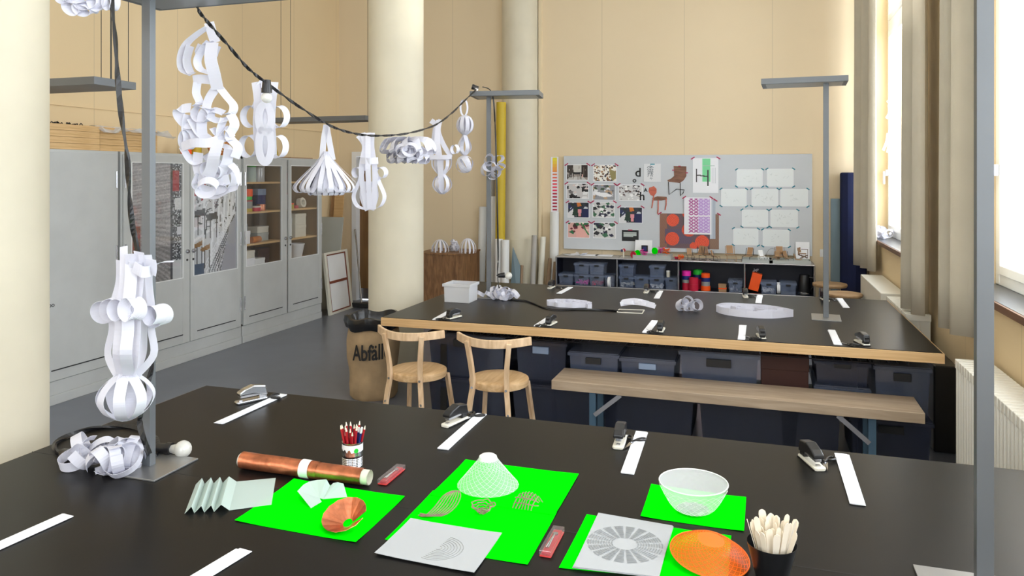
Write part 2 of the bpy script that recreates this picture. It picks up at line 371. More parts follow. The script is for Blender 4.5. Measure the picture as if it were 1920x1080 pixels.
# ------------------------------------------------------------------ prints (flat pictures made of many small coloured faces)
class Ras:
    def __init__(s, w, h, c): s.w, s.h = w, h; s.p = [[c]*w for _ in range(h)]
    def px(s, x, y, c):
        x = int(x); y = int(y)
        if 0 <= x < s.w and 0 <= y < s.h: s.p[y][x] = c
    def rect(s, x0, y0, x1, y1, c):
        for y in range(max(0, int(y0)), min(s.h, int(round(y1)))):
            for x in range(max(0, int(x0)), min(s.w, int(round(x1)))): s.p[y][x] = c
    def poly(s, pts, c):
        for y in range(s.h):
            for x in range(s.w):
                X, Y = x+.5, y+.5; ins = False; j = len(pts)-1
                for i in range(len(pts)):
                    xi, yi = pts[i]; xj, yj = pts[j]
                    if (yi > Y) != (yj > Y) and X < (xj-xi)*(Y-yi)/(yj-yi)+xi: ins = not ins
                    j = i
                if ins: s.p[y][x] = c
    def line(s, x0, y0, x1, y1, c, w=1):
        n = int(max(abs(x1-x0), abs(y1-y0))*2)+1
        for i in range(n+1):
            X = x0+(x1-x0)*i/n; Y = y0+(y1-y0)*i/n
            for a in range(w):
                for b in range(w): s.px(X+a, Y+b, c)
    def disc(s, cx, cy, r, c, fn=None):
        for y in range(s.h):
            for x in range(s.w):
                if (x+.5-cx)**2+(y+.5-cy)**2 < r*r: s.p[y][x] = fn(x, y) if fn else c
def raster(name, R, a, u, v, parent=None):
    """picture on the rectangle with top-left a, edge vectors u (right) and v (down)"""
    a = Vector(a); u = Vector(u); v = Vector(v); W, H = R.w, R.h
    inv = (Matrix.Translation(parent.location) @ Matrix.Rotation(parent.rotation_euler.z, 4, 'Z')).inverted() if parent else Matrix()
    vs = [inv @ (a+u*(i/W)+v*(j/H)) for j in range(H+1) for i in range(W+1)]
    fs = []; cs = []
    for j in range(H):
        for i in range(W):
            k = j*(W+1)+i; fs.append((k, k+W+1, k+W+2, k+1)); cs += [rgb(R.p[j][i])]*4
    me = bpy.data.meshes.new(name); me.from_pydata([tuple(p) for p in vs], [], fs); me.materials.append(M['print'])
    at = me.color_attributes.new('Col', 'FLOAT_COLOR', 'CORNER')
    at.data.foreach_set('color', [x for c in cs for x in c])
    o = bpy.data.objects.new(name, me); col.objects.link(o)
    if parent: o.parent = parent
    return o
def text(name, s, size, m, parent, loc, xdir=(1,0,0), updir=(0,0,1), ext=0.001, bold=0.0):
    c = bpy.data.curves.new(name, 'FONT'); c.body = s; c.size = size; c.extrude = ext; c.offset = bold; c.resolution_u = 3
    o = bpy.data.objects.new(name, c); col.objects.link(o)
    bpy.context.view_layer.update()
    me = bpy.data.meshes.new_from_object(o.evaluated_get(bpy.context.evaluated_depsgraph_get()))
    bpy.data.objects.remove(o)
    x = Vector(xdir).normalized(); y = Vector(updir).normalized(); z = x.cross(y)
    R = Matrix((x, y, z)).transposed().to_4x4()
    me.transform(Matrix.Translation(Vector(loc)) @ R)
    if parent: me.transform((Matrix.Translation(parent.location) @ Matrix.Rotation(parent.rotation_euler.z, 4, 'Z')).inverted())
    me.materials.clear(); me.materials.append(m)
    q = bpy.data.objects.new(name, me); col.objects.link(q)
    if parent: q.parent = parent
    return q

# ------------------------------------------------------------------ cabinets along the left wall
XC = -5.085; XCB = -5.58
def cabinet(y0, y1, label, doors, hollow=False):
    c = thing('cabinet', (XC, (y0+y1)/2, 0), label, 'cabinet')
    m = world_mb(c)
    if hollow:
        m.box(XCB, y0, 0.18, XCB+0.02, y1, 1.955).box(XCB, y0, 0.18, XC-0.02, y0+0.02, 1.955).box(XCB, y1-0.02, 0.18, XC-0.02, y1, 1.955)
        m.box(XCB, y0, 1.93, XC-0.02, y1, 1.957).box(XCB, y0, 0.17, XC-0.02, y1, 0.2)
        m.build('body', M['cab'], c)
        mid = (doors[0][1]+doors[1][0])/2
        mm = world_mb(c); mm.box(XCB+0.02, mid-0.012, 0.2, XC-0.03, mid+0.012, 1.93).box(XCB+0.021, y0+0.021, 0.2, XCB+0.03, y1-0.021, 1.93)
        mm.box(XCB+0.03, y0+0.021, 0.2, XC-0.03, y0+0.028, 1.93).box(XCB+0.03, y1-0.028, 0.2, XC-0.03, y1-0.021, 1.93); mm.build('lining', M['dwood'], c)
        for z in (1.673, 1.354, 1.012, 0.76):
            s = world_mb(c); s.box(XCB+0.03, y0+0.03, z-0.008, XC-0.04, y1-0.03, z+0.012); s.build('shelf', M['pine'], c)
    else:
        m.box(XCB, y0, 0.18, XC-0.02, y1, 1.957); m.build('body', M['cab'], c)
    p = world_mb(c); p.box(XCB, y0, 0, XC-0.005, y1, 0.075).box(XCB, y0, 0.075, XC-0.012, y1, 0.18); p.build('plinth', M['cab'], c, bevel=0.003)
    for k, (a, e, g, hinge) in enumerate(doors):
        d = world_mb(c); z0, z1 = 0.185, 1.935
        if g:
            ga, ge, gz0, gz1 = g
            d.box(XC-0.018, a, z0, XC, ga, z1).box(XC-0.018, ge, z0, XC, e, z1).box(XC-0.018, ga, z0, XC, ge, gz0).box(XC-0.018, ga, gz1, XC, ge, z1)
        else: d.box(XC-0.018, a, z0, XC, e, z1)
        dd = d.build('door', M['cab'], c, bevel=0.002)
        if g:
            q = world_mb(c); q.box(XC-0.012, ga, gz0, XC-0.009, ge, gz1); q.build('glass_pane', M['cglass'], dd)
            q = world_mb(c)
            q.box(XC-0.001, ga-0.006, gz0-0.006, XC+0.003, ga, gz1+0.006).box(XC-0.001, ge, gz0-0.006, XC+0.003, ge+0.006, gz1+0.006).box(XC-0.001, ga, gz0-0.006, XC+0.003, ge, gz0).box(XC-0.001, ga, gz1, XC+0.003, ge, gz1+0.006)
            q.build('glazing_bead', M['white'], dd)
        q = world_mb(c); q.box(XC-0.001, a+0.09, 0.262, XC+0.004, e-0.09, 0.27); q.build('vent_slot', M['dark'], dd)
        hy = a+0.012 if hinge == 'L' else e-0.012
        for hz in (0.42, 1.10, 1.72):
            q = world_mb(c); q.cyl((XC+0.006, hy, hz-0.07), (XC+0.006, hy, hz+0.07), 0.007, n=8); q.build('hinge', M['chrome'], dd)
        ky = e-0.035 if hinge == 'L' else a+0.035
        q = world_mb(c); q.cyl((XC, ky, 1.04), (XC+0.012, ky, 1.04), 0.02, n=14).cyl((XC+0.012, ky, 1.04), (XC+0.025, ky, 1.04), 0.012, n=10); q.build('knob', M['chrome'], dd)
        q = world_mb(c); q.cyl((XC, ky, 0.96), (XC+0.004, ky, 0.96), 0.011, n=10); q.build('keyhole', M['dark'], dd)
    return c
c1 = cabinet(3.50, 5.00, 'grey steel cabinet with closed doors, nearest the column', [(3.52, 4.255, None, 'L'), (4.262, 4.977, None, 'R')])
cabinet(5.025, 6.585, 'grey steel cabinet with photo prints behind its glass doors', [(5.045, 5.822, (5.13, 5.73, 0.80, 1.865), 'L'), (5.832, 6.568, (5.88, 6.51, 0.80, 1.86), 'R')])
cabinet(6.600, 8.110, 'grey steel glass-door cabinet showing shelves of craft supplies', [(6.612, 7.376, (6.655, 7.272, 0.80, 1.86), 'L'), (7.404, 8.10, (7.456, 8.02, 0.80, 1.865), 'R')], True)
text('lettering', 'bo', 0.05, M['ink'], c1, pX(91, 577, XC+0.001), (0, 1, 0), (0, 0, 1))
# prints behind the glass of the middle cabinet
rnd = random.Random(4)
R = Ras(44, 100, (150, 148, 148))
for y in range(100):
    for x in range(44):
        tt = y+(x*0.16 if y < 45 else -x*(y-45)*0.012)+60
        v = 172+16*math.sin(tt*2.3)+10*math.sin(tt*.7)+rnd.randint(-14, 14)-(26 if y > 70 else 0)
        if x > 34: v = rnd.choice((40, 60, 200, 120)); cc = (v, v, v+4)
        else: cc = (v*0.98, v*0.95, v*0.95)
        R.px(x, y, cc)
for y in range(52, 78):
    for x in range(0, 8): R.px(x, y, (150+rnd.randint(-30, 20), 90, 70))
R.rect(36, 6, 42, 24, (170, 30, 40)); R.rect(38, 30, 44, 40, (225, 225, 225)); R.rect(40, 55, 44, 62, (220, 220, 225)); R.rect(36, 84, 44, 100, (205, 206, 208)); R.rect(34, 0, 36, 100, (70, 70, 74))
def cabprint(Rr, ya, yb, label):
    t = thing('photo_print', (XC-0.019, (ya+yb)/2, 0.80), label, 'photo print')
    raster('picture', Rr, (XC-0.0165, ya, 1.865), (0, yb-ya, 0), (0, 0, -1.065), t)
cabprint(R, 5.13, 5.73, 'grey photo print of stacked paper sheets behind left glass door of middle cabinet')
R = Ras(48, 104, (206, 208, 212))
for k in range(90):
    x, y = rnd.randint(0, 47), rnd.randint(0, 60); R.line(x, y, x+rnd.randint(-7, 7), y+rnd.randint(-3, 12), rnd.choice(((40, 40, 44), (70, 70, 76), (240, 240, 244))), 1)
for x0, y0, x1, y1 in ((5, 8, 14, 28), (0, 22, 6, 30), (9, 30, 14, 36)): R.rect(x0, y0, x1, y1, (170, 40, 50))
for k, x in enumerate((12, 22, 29, 35, 40, 44)): R.line(x, 20, x-(2+k), 100, (236, 238, 242), 2)
for k in range(12): R.line(46, 44+k*2, 8+k*3, 103, rnd.choice(((236, 237, 242), (96, 100, 108), (240, 240, 245))), 1)
R.line(0, 40, 47, 18, (236, 236, 240), 2); R.line(0, 72, 30, 56, (236, 236, 240), 2); R.line(0, 60, 16, 56, (230, 230, 236), 3)
for (x, y) in ((1, 44), (14, 48)):
    R.poly([(x, y), (x+12, y-2), (x+13, y+5), (x+1, y+6)], (60, 60, 66))
    for dx in (1, 5, 11): R.line(x+dx, y+5, x+dx-2+dx*.2, y+22, (38, 38, 42), 1)
for (x, y) in ((0, 76), (8, 80)):
    R.poly([(x, y), (x+10, y-4), (x+10, y+1), (x+1, y+4)], (150, 110, 60))
    for dx in (1, 4, 9): R.line(x+dx, y+2, x+dx, y+18, (50, 46, 44), 1)
R.rect(0, 94, 12, 104, (70, 90, 116)); R.poly([(40, 60), (48, 50), (48, 104), (30, 104)], (168, 170, 180))
cabprint(R, 5.88, 6.51, 'photo print of a bright workshop with chairs behind glass door of middle cabinet')

# supplies in the glass cabinet
def simple(mb, name, m, label, cat, group=None, **k): return tag(mb.build(name, m, **k), label, cat, group)
def can(x, y, z, r, h, m, label, name='tin', cat='tin', cap=None, group=None):
    t = thing(name, (x, y, z), label, cat, group)
    MB().lathe([(r*0.98, 0), (r, 0.004), (r, h-0.004), (r*0.98, h)], 20).build('body', m, t, smooth=True)
    if cap: MB().lathe([(r*1.03, h), (r*1.03, h+0.012), (r*0.95, h+0.016)], 20).build('lid', cap, t, smooth=True)
    return t
def sbox(x, y, z, sx, sy, sz, m, label, cat='box', name='box', group=None, lid=None, rz=0):
    t = thing(name, (x, y, z), label, cat, group, rz)
    MB().box(-sx/2, -sy/2, 0, sx/2, sy/2, sz*0.85).build('base', m, t, bevel=0.003)
    MB().box(-sx/2-0.003, -sy/2-0.003, sz*0.7, sx/2+0.003, sy/2+0.003, sz).build('lid', lid or m, t, bevel=0.003)
    return t
xs = -5.20; z1, z2, z3, z4 = 1.685, 1.366, 1.024, 0.772
for y, m, l, cp in ((6.72, 'clearp', 'clear jar leftmost on the top cabinet shelf', 'tgrey'), (6.87, 'mint', 'pale green jar on the top cabinet shelf', 'tgreen'), (7.02, 'clearw', 'milky jar right of the green jar', 'tgrey')):
    can(xs, y, z1, 0.06, 0.16, M[m], l, 'jar', 'jar', M[cp])
can(xs, 6.80, z2, 0.065, 0.035, M['yellow'], 'yellow tin lowest in the stack of tins', 'tin')
can(xs, 6.80, z2+0.036, 0.065, 0.075, M['tgrey'], 'grey tin with red lid in the middle of the stack', 'tin', 'tin', M['tred'])
can(xs, 6.80, z2+0.128, 0.062, 0.035, M['tgreen'], 'green tin under the orange-red tin', 'tin')
can(xs, 6.80, z2+0.164, 0.067, 0.08, M['torange'], 'bright orange-red tin topmost of the stack', 'tin')
can(xs, 6.96, z2, 0.055, 0.04, M['tred'], 'low pink-red tin with pale lid beside the stack', 'tin', 'tin', M['cream'])
can(xs-0.03, 7.10, z2, 0.05, 0.07, M['copper'], 'small metal tin on the second shelf', 'tin')
sbox(xs-0.12, 7.18, z2, 0.08, 0.14, 0.24, M['navy'], 'blue box standing at the back of the second shelf', lid=M['label'])
sbox(xs+0.02, 6.73, z3, 0.07, 0.13, 0.14, M['sheet'], 'small white box at the left of the third shelf')
sbox(xs-0.17, 6.86, z3, 0.1, 0.24, 0.2, M['tgrey'], 'grey carton behind the small white box')
m = MB(); m.cyl((xs+0.02, 6.86, z3+0.035), (xs+0.02, 7.0, z3+0.035), 0.033, n=16); simple(m, 'cord_roll', M['floral'], 'ochre roll lying on the third shelf', 'roll', smooth=True)
sbox(xs-0.12, 7.16, z3, 0.14, 0.2, 0.09, M['card'], 'grey carton lowest of the pair right on the third shelf')
sbox(xs-0.12, 7.16, z3+0.091, 0.14, 0.2, 0.07, M['cream'], 'cream carton on top of the grey carton')
sbox(xs, 6.75, z4, 0.16, 0.18, 0.10, M['sheet'], 'white carton lowest at the left on the bottom cabinet shelf')
sbox(xs, 6.75, z4+0.101, 0.16, 0.18, 0.08, M['cream'], 'shallow carton stacked second from below on the bottom cabinet shelf')
sbox(xs, 6.93, z4, 0.16, 0.17, 0.085, M['white'], 'long white carton beside the carton pair on the bottom cabinet shelf')
sbox(xs-0.1, 7.15, z4, 0.14, 0.2, 0.17, M['bwood'], 'dark red-brown box at the right on the bottom cabinet shelf')
can(xs, 7.52, z2, 0.03, 0.17, M['sheet'], 'white bottle with red cap on the right cabinet shelf', 'bottle', 'bottle', M['tred'])
can(xs+0.02, 7.60, z2, 0.028, 0.05, M['yellow'], 'tiny yellow jar beside the bottle', 'jar', 'jar', M['torange'])
can(xs+0.02, 7.69, z2, 0.03, 0.035, M['tred'], 'tiny red jar between yellow jar and tape roll', 'jar', 'jar')
m = MB(); m.M = Matrix.Translation((xs, 7.83, z2+0.062)) @ Matrix.Rotation(radians(80), 4, 'Y'); m.lathe([(0.035, -0.03), (0.06, -0.03), (0.06, 0.03), (0.035, 0.03), (0.035, -0.03)], 24)
simple(m, 'tape_roll', M['cream'], 'cream tape roll standing on the right cabinet shelf', 'tape roll', smooth=True)
sbox(xs-0.08, 7.55, z3, 0.2, 0.13, 0.24, M['card'], 'grey-green carton at the left of the right cabinet')
sbox(xs-0.06, 7.76, z3, 0.2, 0.22, 0.145, M['cream'], 'cream carton lowest of two in the right cabinet')
sbox(xs-0.06, 7.76, z3+0.146, 0.2, 0.22, 0.13, M['cream'], 'cream carton upper of two in the right cabinet')
sbox(xs-0.1, 7.6, z1, 0.1, 0.12, 0.1, M['tred'], 'red carton on the top shelf of the right cabinet')
t = thing('storage_tub', (xs-0.03, 7.76, z4), 'white plastic tub on the bottom shelf of the right cabinet', 'tub')
MB().lathe([(0.07, 0), (0.10, 0.15), (0.105, 0.155), (0.107, 0.17), (0.098, 0.17), (0.095, 0.155), (0.066, 0.005)], 24).build('bowl', M['white'], t, smooth=True)

# wooden trays stacked on the cabinets
def tray(y0, y1, z, dx, label, grp):
    x1 = XC-0.02+dx; x0 = x1-0.42; h = 0.048
    t = thing('wooden_tray', ((x0+x1)/2, (y0+y1)/2, z), label, 'tray', grp)
    m = world_mb(t); w_ = 0.018
    m.box(x1-w_, y0, z, x1, y1, z+h); m.build('long_side', M['pine'], t, bevel=0.002)
    m = world_mb(t); m.box(x0, y0, z, x0+w_, y1, z+h); m.build('long_side', M['pine'], t, bevel=0.002)
    for ya in (y0, y1-w_):
        m = world_mb(t); m.box(x0+w_, ya, z, x1-w_, ya+w_, z+h); m.build('end_side', M['pine'], t, bevel=0.002)
    m = world_mb(t); m.box(x0+w_, y0+w_, z+0.002, x1-w_, y1-w_, z+0.008); m.build('bottom', M['pine'], t)
    return t
zt = 1.958; words = ['bottom', 'second', 'third', 'top']
for k in range(4):
    tray(4.14, 4.815, zt+k*0.0495, 0.0, '%s pine tray of the stack nearest the column' % words[k], 'pine trays on the cabinets')
for k in range(4):
    tray(4.835, 5.46, zt+k*0.0495, -0.02, '%s pine tray of the stack under the plastic film' % words[k], 'pine trays on the cabinets')
m = MB(); n = 14; vs = []; rr = random.Random(3)
for i in range(n+1):
    for j in range(n+1):
        x = XC-0.45+0.50*j/n; y = 4.80+0.80*i/n
        e = max(abs(i/n-.5), abs(j/n-.5))
        z = zt+0.201+rr.random()*0.008+(0.0 if y < 5.46 else -0.035*(y-5.46)/0.14)
        if x > XC-0.045: z -= 0.03*rr.random()*2
        vs.append((x, y, z if z > 0 else 0))
m.add(vs, [(i*(n+1)+j, i*(n+1)+j+1, (i+1)*(n+1)+j+1, (i+1)*(n+1)+j) for i in range(n) for j in range(n)])
simple(m, 'plastic_film', M['clearw'], 'crumpled plastic film lying over the right tray stack', 'plastic film')
m = MB()
for k in range(26):
    y = 4.36+0.34*k/26; x = XC-0.12+rr.uniform(-.04, .04); z = zt+0.1495+0.012+0.03
    m.tube([(x, y, z), (x+rr.uniform(-.02, .02), y+0.02, z+rr.uniform(.01, .03)), (x, y+0.035, z+0.004)], 0.004, 5, sm=3)
m.box(XC-0.2, 4.36, zt+0.1495+0.009, XC-0.08, 4.70, zt+0.1495+0.045)
simple(m, 'offcut_bundle', M['black'], 'dark ragged bundle lying in the top left tray', 'bundle')
# objects on the cabinet tops behind the paper chains
def wire_ball(c, r, m_, label):
    m = MB(); q = random.Random(5)
    for k in range(12):
        ax = Vector((q.uniform(-1, 1), q.uniform(-1, 1), q.uniform(-1, 1))).normalized(); a = ax.orthogonal().normalized(); b_ = ax.cross(a)
        m.tube([Vector(c)+(a*cos(t*pi/8)+b_*sin(t*pi/8))*r for t in range(16)], 0.004, 4, closed=True)
    return simple(m, 'wicker_ball', m_, label, 'wicker ball')
wire_ball((-5.25, 6.42, 2.065), 0.105, M['floral'], 'orange wicker ball on the cabinet top behind the long paper chain')
can(-5.3, 6.02, 1.957, 0.05, 0.14, M['torange'], 'orange tin on the cabinet top beside the wicker ball', 'tin')
can(-5.3, 6.16, 1.957, 0.05, 0.10, M['yellow'], 'yellow tin on the cabinet top beside the wicker ball', 'tin')
simple(MB().lathe([(0.075, 0), (0.07, 0.06), (0.045, 0.13), (0.03, 0.16), (0.001, 0.165)], 20, (-5.25, 7.32, 1.957)), 'paper_cone', M['yellow'], 'pale yellow cone on top of the glass-door cabinet', 'paper cone', smooth=True)
simple(MB().box(-5.4, 7.55, 1.957, -5.15, 8.0, 1.97), 'flat_board', M['brown'], 'thin brown board lying on the right end of the cabinet top', 'board')

# things leaning beside the cabinets
def lean(name, x0, x1, y0, y1, z, th, m_, label, cat):
    """board leaning back against the wall: foot at y0, top at y1"""
    return simple(MB().slab([(x0, y0, 0.002), (x1, y0, 0.002), (x1, y1, z), (x0, y1, z)], (0, th, 0)), name, m_, label, cat)
lean('leaning_board', -5.58, -5.40, 8.95, 9.15, 1.62, 0.02, M['brown'], 'tall brown panel leaning beside the cabinets', 'panel')
lean('leaning_board', -5.50, -5.36, 8.90, 9.10, 1.60, 0.015, M['ply'], 'lighter narrow plank leaning before the tall brown panel', 'plank')
lean('leaning_board', -5.58, -5.22, 8.62, 8.84, 1.20, 0.015, M['card'], 'grey board leaning behind the canvas frame', 'board')
t = thing('canvas_frame', (-5.3, 8.2, 0), 'white canvas with brown cross bar leaning at the cabinet end', 'canvas')
A, B_ = pz(618, 592, 0), pz(660, 577, 0)
A = Vector((-5.10, 8.30, 0)); 
u = Vector((B_.x-A.x, B_.y-A.y, 0)); u = Vector((0.18, 0.42, 0)); A = Vector((-5.13, 8.27, 0.0))
A = pz(618, 592, 0); B_ = pz(661, 577, 0); u = B_-A; u.z = 0
ut = pX(606, 475, A.x-0.12)-A
def fr(m, s0, s1, t0, t1, o0, o1):
    nn = u.cross(ut).normalized()
    m.slab([A+u*s0+ut*t0+nn*o0, A+u*s1+ut*t0+nn*o0, A+u*s1+ut*t1+nn*o0, A+u*s0+ut*t1+nn*o0], nn*(o1-o0))
m = world_mb(t); fr(m, 0.05, 0.95, 0.03, 0.97, -0.006, 0.0); m.build('canvas', M['white'], t)
m = world_mb(t); fr(m, 0, 0.09, 0, 1, -0.02, 0.012); fr(m, 0.91, 1, 0, 1, -0.02, 0.012); fr(m, 0.09, 0.91, 0, 0.035, -0.02, 0.012); fr(m, 0.09, 0.91, 0.965, 1, -0.02, 0.012); m.build('stretcher', M['cream'], t)
m = world_mb(t); fr(m, 0.09, 0.12, 0.035, 0.965, 0, 0.008); fr(m, 0.88, 0.91, 0.035, 0.965, 0, 0.008); fr(m, 0.12, 0.88, 0.035, 0.055, 0, 0.008); fr(m, 0.12, 0.88, 0.945, 0.965, 0, 0.008); fr(m, 0.12, 0.88, 0.49, 0.53, 0, 0.010); m.build('cross_bar', M['redbrown'], t)
t = thing('broom', (-4.98, 8.95, 0), 'black broom leaning beside the door', 'broom')
m = world_mb(t); m.cyl((-4.98, 8.9, 0.06), (-5.34, 9.36, 1.0), 0.011, n=10); m.build('handle', M['chrome'], t, smooth=True)
m = world_mb(t); m.box(-5.15, 8.82, 0.01, -4.8, 8.93, 0.07); m.build('head', M['black'], t, bevel=0.01)

# ------------------------------------------------------------------ paper sack
t = thing('waste_sack', (-2.89, 5.36, 0), 'brown paper refuse sack with black liner, beside the left chair', 'refuse sack')
m = MB(); prof = [(0.001, 0.0), (0.165, 0.0), (0.185, 0.03), (0.19, 0.12), (0.185, 0.2), (0.20, 0.32), (0.212, 0.45), (0.195, 0.55), (0.18, 0.575), (0.175, 0.57), (0.17, 0.40)]
m.lathe(prof, 48); q = random.Random(8)
ph = [q.uniform(0, 6.28) for _ in range(6)]
for i, v_ in enumerate(m.v):
    a = math.atan2(v_.y, v_.x); r = sqrt(v_.x**2+v_.y**2)
    if r > 0.1: f_ = 1+0.03*sin(3*a+ph[0]+v_.z*5)+0.018*sin(7*a+ph[1]-v_.z*16)+0.015*sin(11*a+ph[2]+v_.z*30); m.v[i] = Vector((v_.x*f_, v_.y*f_, v_.z))
m.build('sack', M['kraft'], t, smooth=True)
m = MB(); m.lathe([(0.165, 0.42), (0.185, 0.60), (0.20, 0.635), (0.222, 0.632), (0.228, 0.60), (0.212, 0.555), (0.214, 0.548), (0.232, 0.60), (0.225, 0.64), (0.20, 0.645), (0.175, 0.60), (0.15, 0.42)], 48)
for i, v_ in enumerate(m.v):
    a = math.atan2(v_.y, v_.x); f_ = 1+0.03*sin(3*a+ph[3])+0.025*sin(9*a+ph[4])+0.015*sin(17*a); m.v[i] = Vector((v_.x*f_, v_.y*f_, v_.z+0.012*sin(5*a+ph[5])))
m.build('liner', M['liner'], t, smooth=True)
# curved lettering on the sack, facing the camera
tx = text('lettering', 'Abfälle', 0.168, M['ink'], None, (0, 0, 0), (1, 0, 0), (0, 1, 0), 0.0004, 0.0035)
a0 = math.atan2(-5.36, 2.89); rad_ = 0.217
mx_ = max(v.co.x for v in tx.data.vertices); sca = 0.30/mx_
bmv = tx.data
for v in bmv.vertices:
    x = (v.co.x-mx_/2)*sca; ang = a0+x/rad_-0.10
    rr_ = rad_+0.004+v.co.z+0.004*sin(3*ang)
    v.co = (rr_*cos(ang), rr_*sin(ang), 0.335+v.co.y*1.0+x*0.05)
tx.parent = t

# ------------------------------------------------------------------ chairs
def chair(loc, rz, label):
    t = thing('stool_chair', loc, label, 'chair', 'round-seated wooden chairs', rz)
    MB().lathe([(0.001, 0.398), (0.175, 0.398), (0.19, 0.405), (0.195, 0.435), (0.192, 0.446), (0.18, 0.452), (0.10, 0.447), (0.001, 0.446)], 48).build('seat', M['seat'], t, smooth=True)
    def leg(path, name, wd, th):
        m = MB(); p = catmull(path, 4)
        for i in range(1): m.rib(path, wd, 0.032, th=0.024, sm=5)
        return m.build(name, M['birch'], t, bevel=0.003)
    for s in (-1, 1):
        leg([(s*0.155, -0.215, 0), (s*0.128, -0.19, 0.30), (s*0.113, -0.175, 0.43), (s*0.118, -0.185, 0.55), (s*0.140, -0.205, 0.715)], 'rear_leg', (1, 0.25*s, 0), 0.026)
        leg([(s*0.185, 0.20, 0), (s*0.16, 0.165, 0.25), (s*0.145, 0.145, 0.40)], 'front_leg', (1, -0.4*s, 0), 0.024)
        MB().cyl((s*0.114, -0.192, 0.42), (s*0.114, -0.170, 0.42), 0.008, n=10).build('bolt', M['steel'], t)
        MB().cyl((s*0.131, -0.206, 0.27), (s*0.131, -0.185, 0.27), 0.009, n=10).build('bolt', M['steel'], t)
    m = MB(); pts = []
    for k in range(13):
        a = -1+2*k/12; pts.append((a*0.248, -0.225+0.13*abs(a)**2.0, 0.708+0.012*a*a))
    m.rib(pts, (0, 0, 1), 0.052, th=0.020, sm=3); m.build('backrest', M['birch'], t, bevel=0.004)
    return t
chair((-2.165, 4.635, 0), radians(-4), 'round-seated wooden chair beside the paper sack')
chair((-1.575, 4.60, 0), radians(-1), 'round-seated wooden chair between the other chair and the bench')

# ------------------------------------------------------------------ bench
t = thing('bench', (-0.17, 4.78, 0), 'long wooden plank bench on blue-grey folding legs', 'bench', rz=radians(-0.6))
MB().box(-1.06, -0.165, 0.392, 1.06, 0.165, 0.45).build('plank', M['bench'], t, bevel=0.003)
for s in (-1, 1):
    for y in (-0.12, 0.12): MB().box(s*0.80-0.02, y-0.018, 0, s*0.80+0.02, y+0.018, 0.392).build('leg', M['bench_leg'], t)
    MB().box(s*0.80-0.015, -0.12, 0.03, s*0.80+0.015, 0.12, 0.055).build('crossbar', M['bench_leg'], t)
    MB().box(s*0.80-0.015, -0.12, 0.36, s*0.80+0.015, 0.12, 0.385).build('crossbar', M['bench_leg'], t)
    MB().bar((s*0.785, -0.145, 0.25), (s*0.62, -0.145, 0.39), 0.012, 0.026).build('brace', M['chrome'], t)

# ------------------------------------------------------------------ crates and baskets under the far table
def crate(x0, x1, y0, y1, z0, z1, label, m_='smoke', grp='storage crates under the far table', lid=True, plate=False, grip=True):
    t = thing('storage_crate', ((x0+x1)/2, (y0+y1)/2, z0), label, 'storage crate', grp)
    X = (x1-x0)/2; Y = (y1-y0)/2; h = z1-z0; w_ = 0.004; k = 0.93 if lid else 0.965
    m = MB()
    def wall(a, b):   # tapered side from bottom edge a-b to top
        pass
    bo = [(-X*k, -Y*k), (X*k, -Y*k), (X*k, Y*k), (-X*k, Y*k)]; to = [(-X, -Y), (X, -Y), (X, Y), (-X, Y)]
    vs = [(x, y, 0) for x, y in bo]+[(x, y, h-0.012) for x, y in to]+[(x-math.copysign(w_, x), y-math.copysign(w_, y), h-0.012) for x, y in to]+[(x-math.copysign(w_, x), y-math.copysign(w_, y), w_) for x, y in bo]
    fs = [(3, 2, 1, 0)]+[(i, (i+1) % 4, 4+(i+1) % 4, 4+i) for i in range(4)]+[(4+i, 4+(i+1) % 4, 8+(i+1) % 4, 8+i) for i in range(4)]+[(8+i, 8+(i+1) % 4, 12+(i+1) % 4, 12+i) for i in range(4)]+[(12, 13, 14, 15)]
    m.add(vs, fs); m.build('tub', M[m_], t)
    e = min(0.012, X*0.1)
    m = MB(); m.box(-X-e, -Y-e, h-0.03, X+e, -Y, h-0.008).box(-X-e, Y, h-0.03, X+e, Y+e, h-0.008).box(-X-e, -Y, h-0.03, -X, Y, h-0.008).box(X, -Y, h-0.03, X+e, Y, h-0.008); m.build('rim', M[m_], t, bevel=0.002)
    if lid: MB().box(-X-e*0.5, -Y-e*0.5, h-0.008, X+e*0.5, Y+e*0.5, h).build('lid', M[m_], t, bevel=0.002)
    if not grip or not lid: return t
    m = MB(); m.box(-X*0.32, -Y-e-0.002, h-h*0.30, X*0.32, -Y*0.98, h-h*0.14); m.build('handle', M['dark'] if not plate else M['label'], t, bevel=0.003)
    return t
cx = [-2.26, -1.62, -0.98, -0.34, 0.16]
lab = ['leftmost crate of the lower row under the far table', 'crate behind the right chair, lower row', 'lower-row crate behind the left bench leg', 'lower-row crate behind the middle of the bench', 'lower-row crate behind the right half of the bench']
for i, x in enumerate(cx): crate(x, x+(0.60 if i < 4 else 0.34), 5.02, 5.62, 0.0, 0.30, lab[i], grip=False)
crate(0.56, 1.0, 5.0, 5.5, 0.0, 0.288, 'dark lidded crate beyond the right end of the bench')
crate(-2.26, -1.68, 5.02, 5.6, 0.302, 0.62, 'tall upper crate behind the two chairs', 'smoke')
crate(-1.60, -1.24, 5.05, 5.6, 0.302, 0.60, 'upper crate with pale label right of the right chair', 'smoke', plate=True)
crate(-1.20, -0.87, 4.99, 5.5, 0.302, 0.56, 'upper crate with dark hand grip above the left bench end', 'bluesmoke')
crate(-0.85, -0.50, 5.0, 5.5, 0.302, 0.545, 'upper crate with pale blue grip label left of the wide blue crate', 'bluesmoke', plate=True)
crate(-0.46, 0.02, 4.99, 5.5, 0.302, 0.62, 'wide blue-grey upper crate behind the middle of the bench', 'bluesmoke')
sbox(0.18, 5.25, 0.302, 0.28, 0.45, 0.32, M['bwood'], 'dark brown carton right of the wide blue-grey crate')
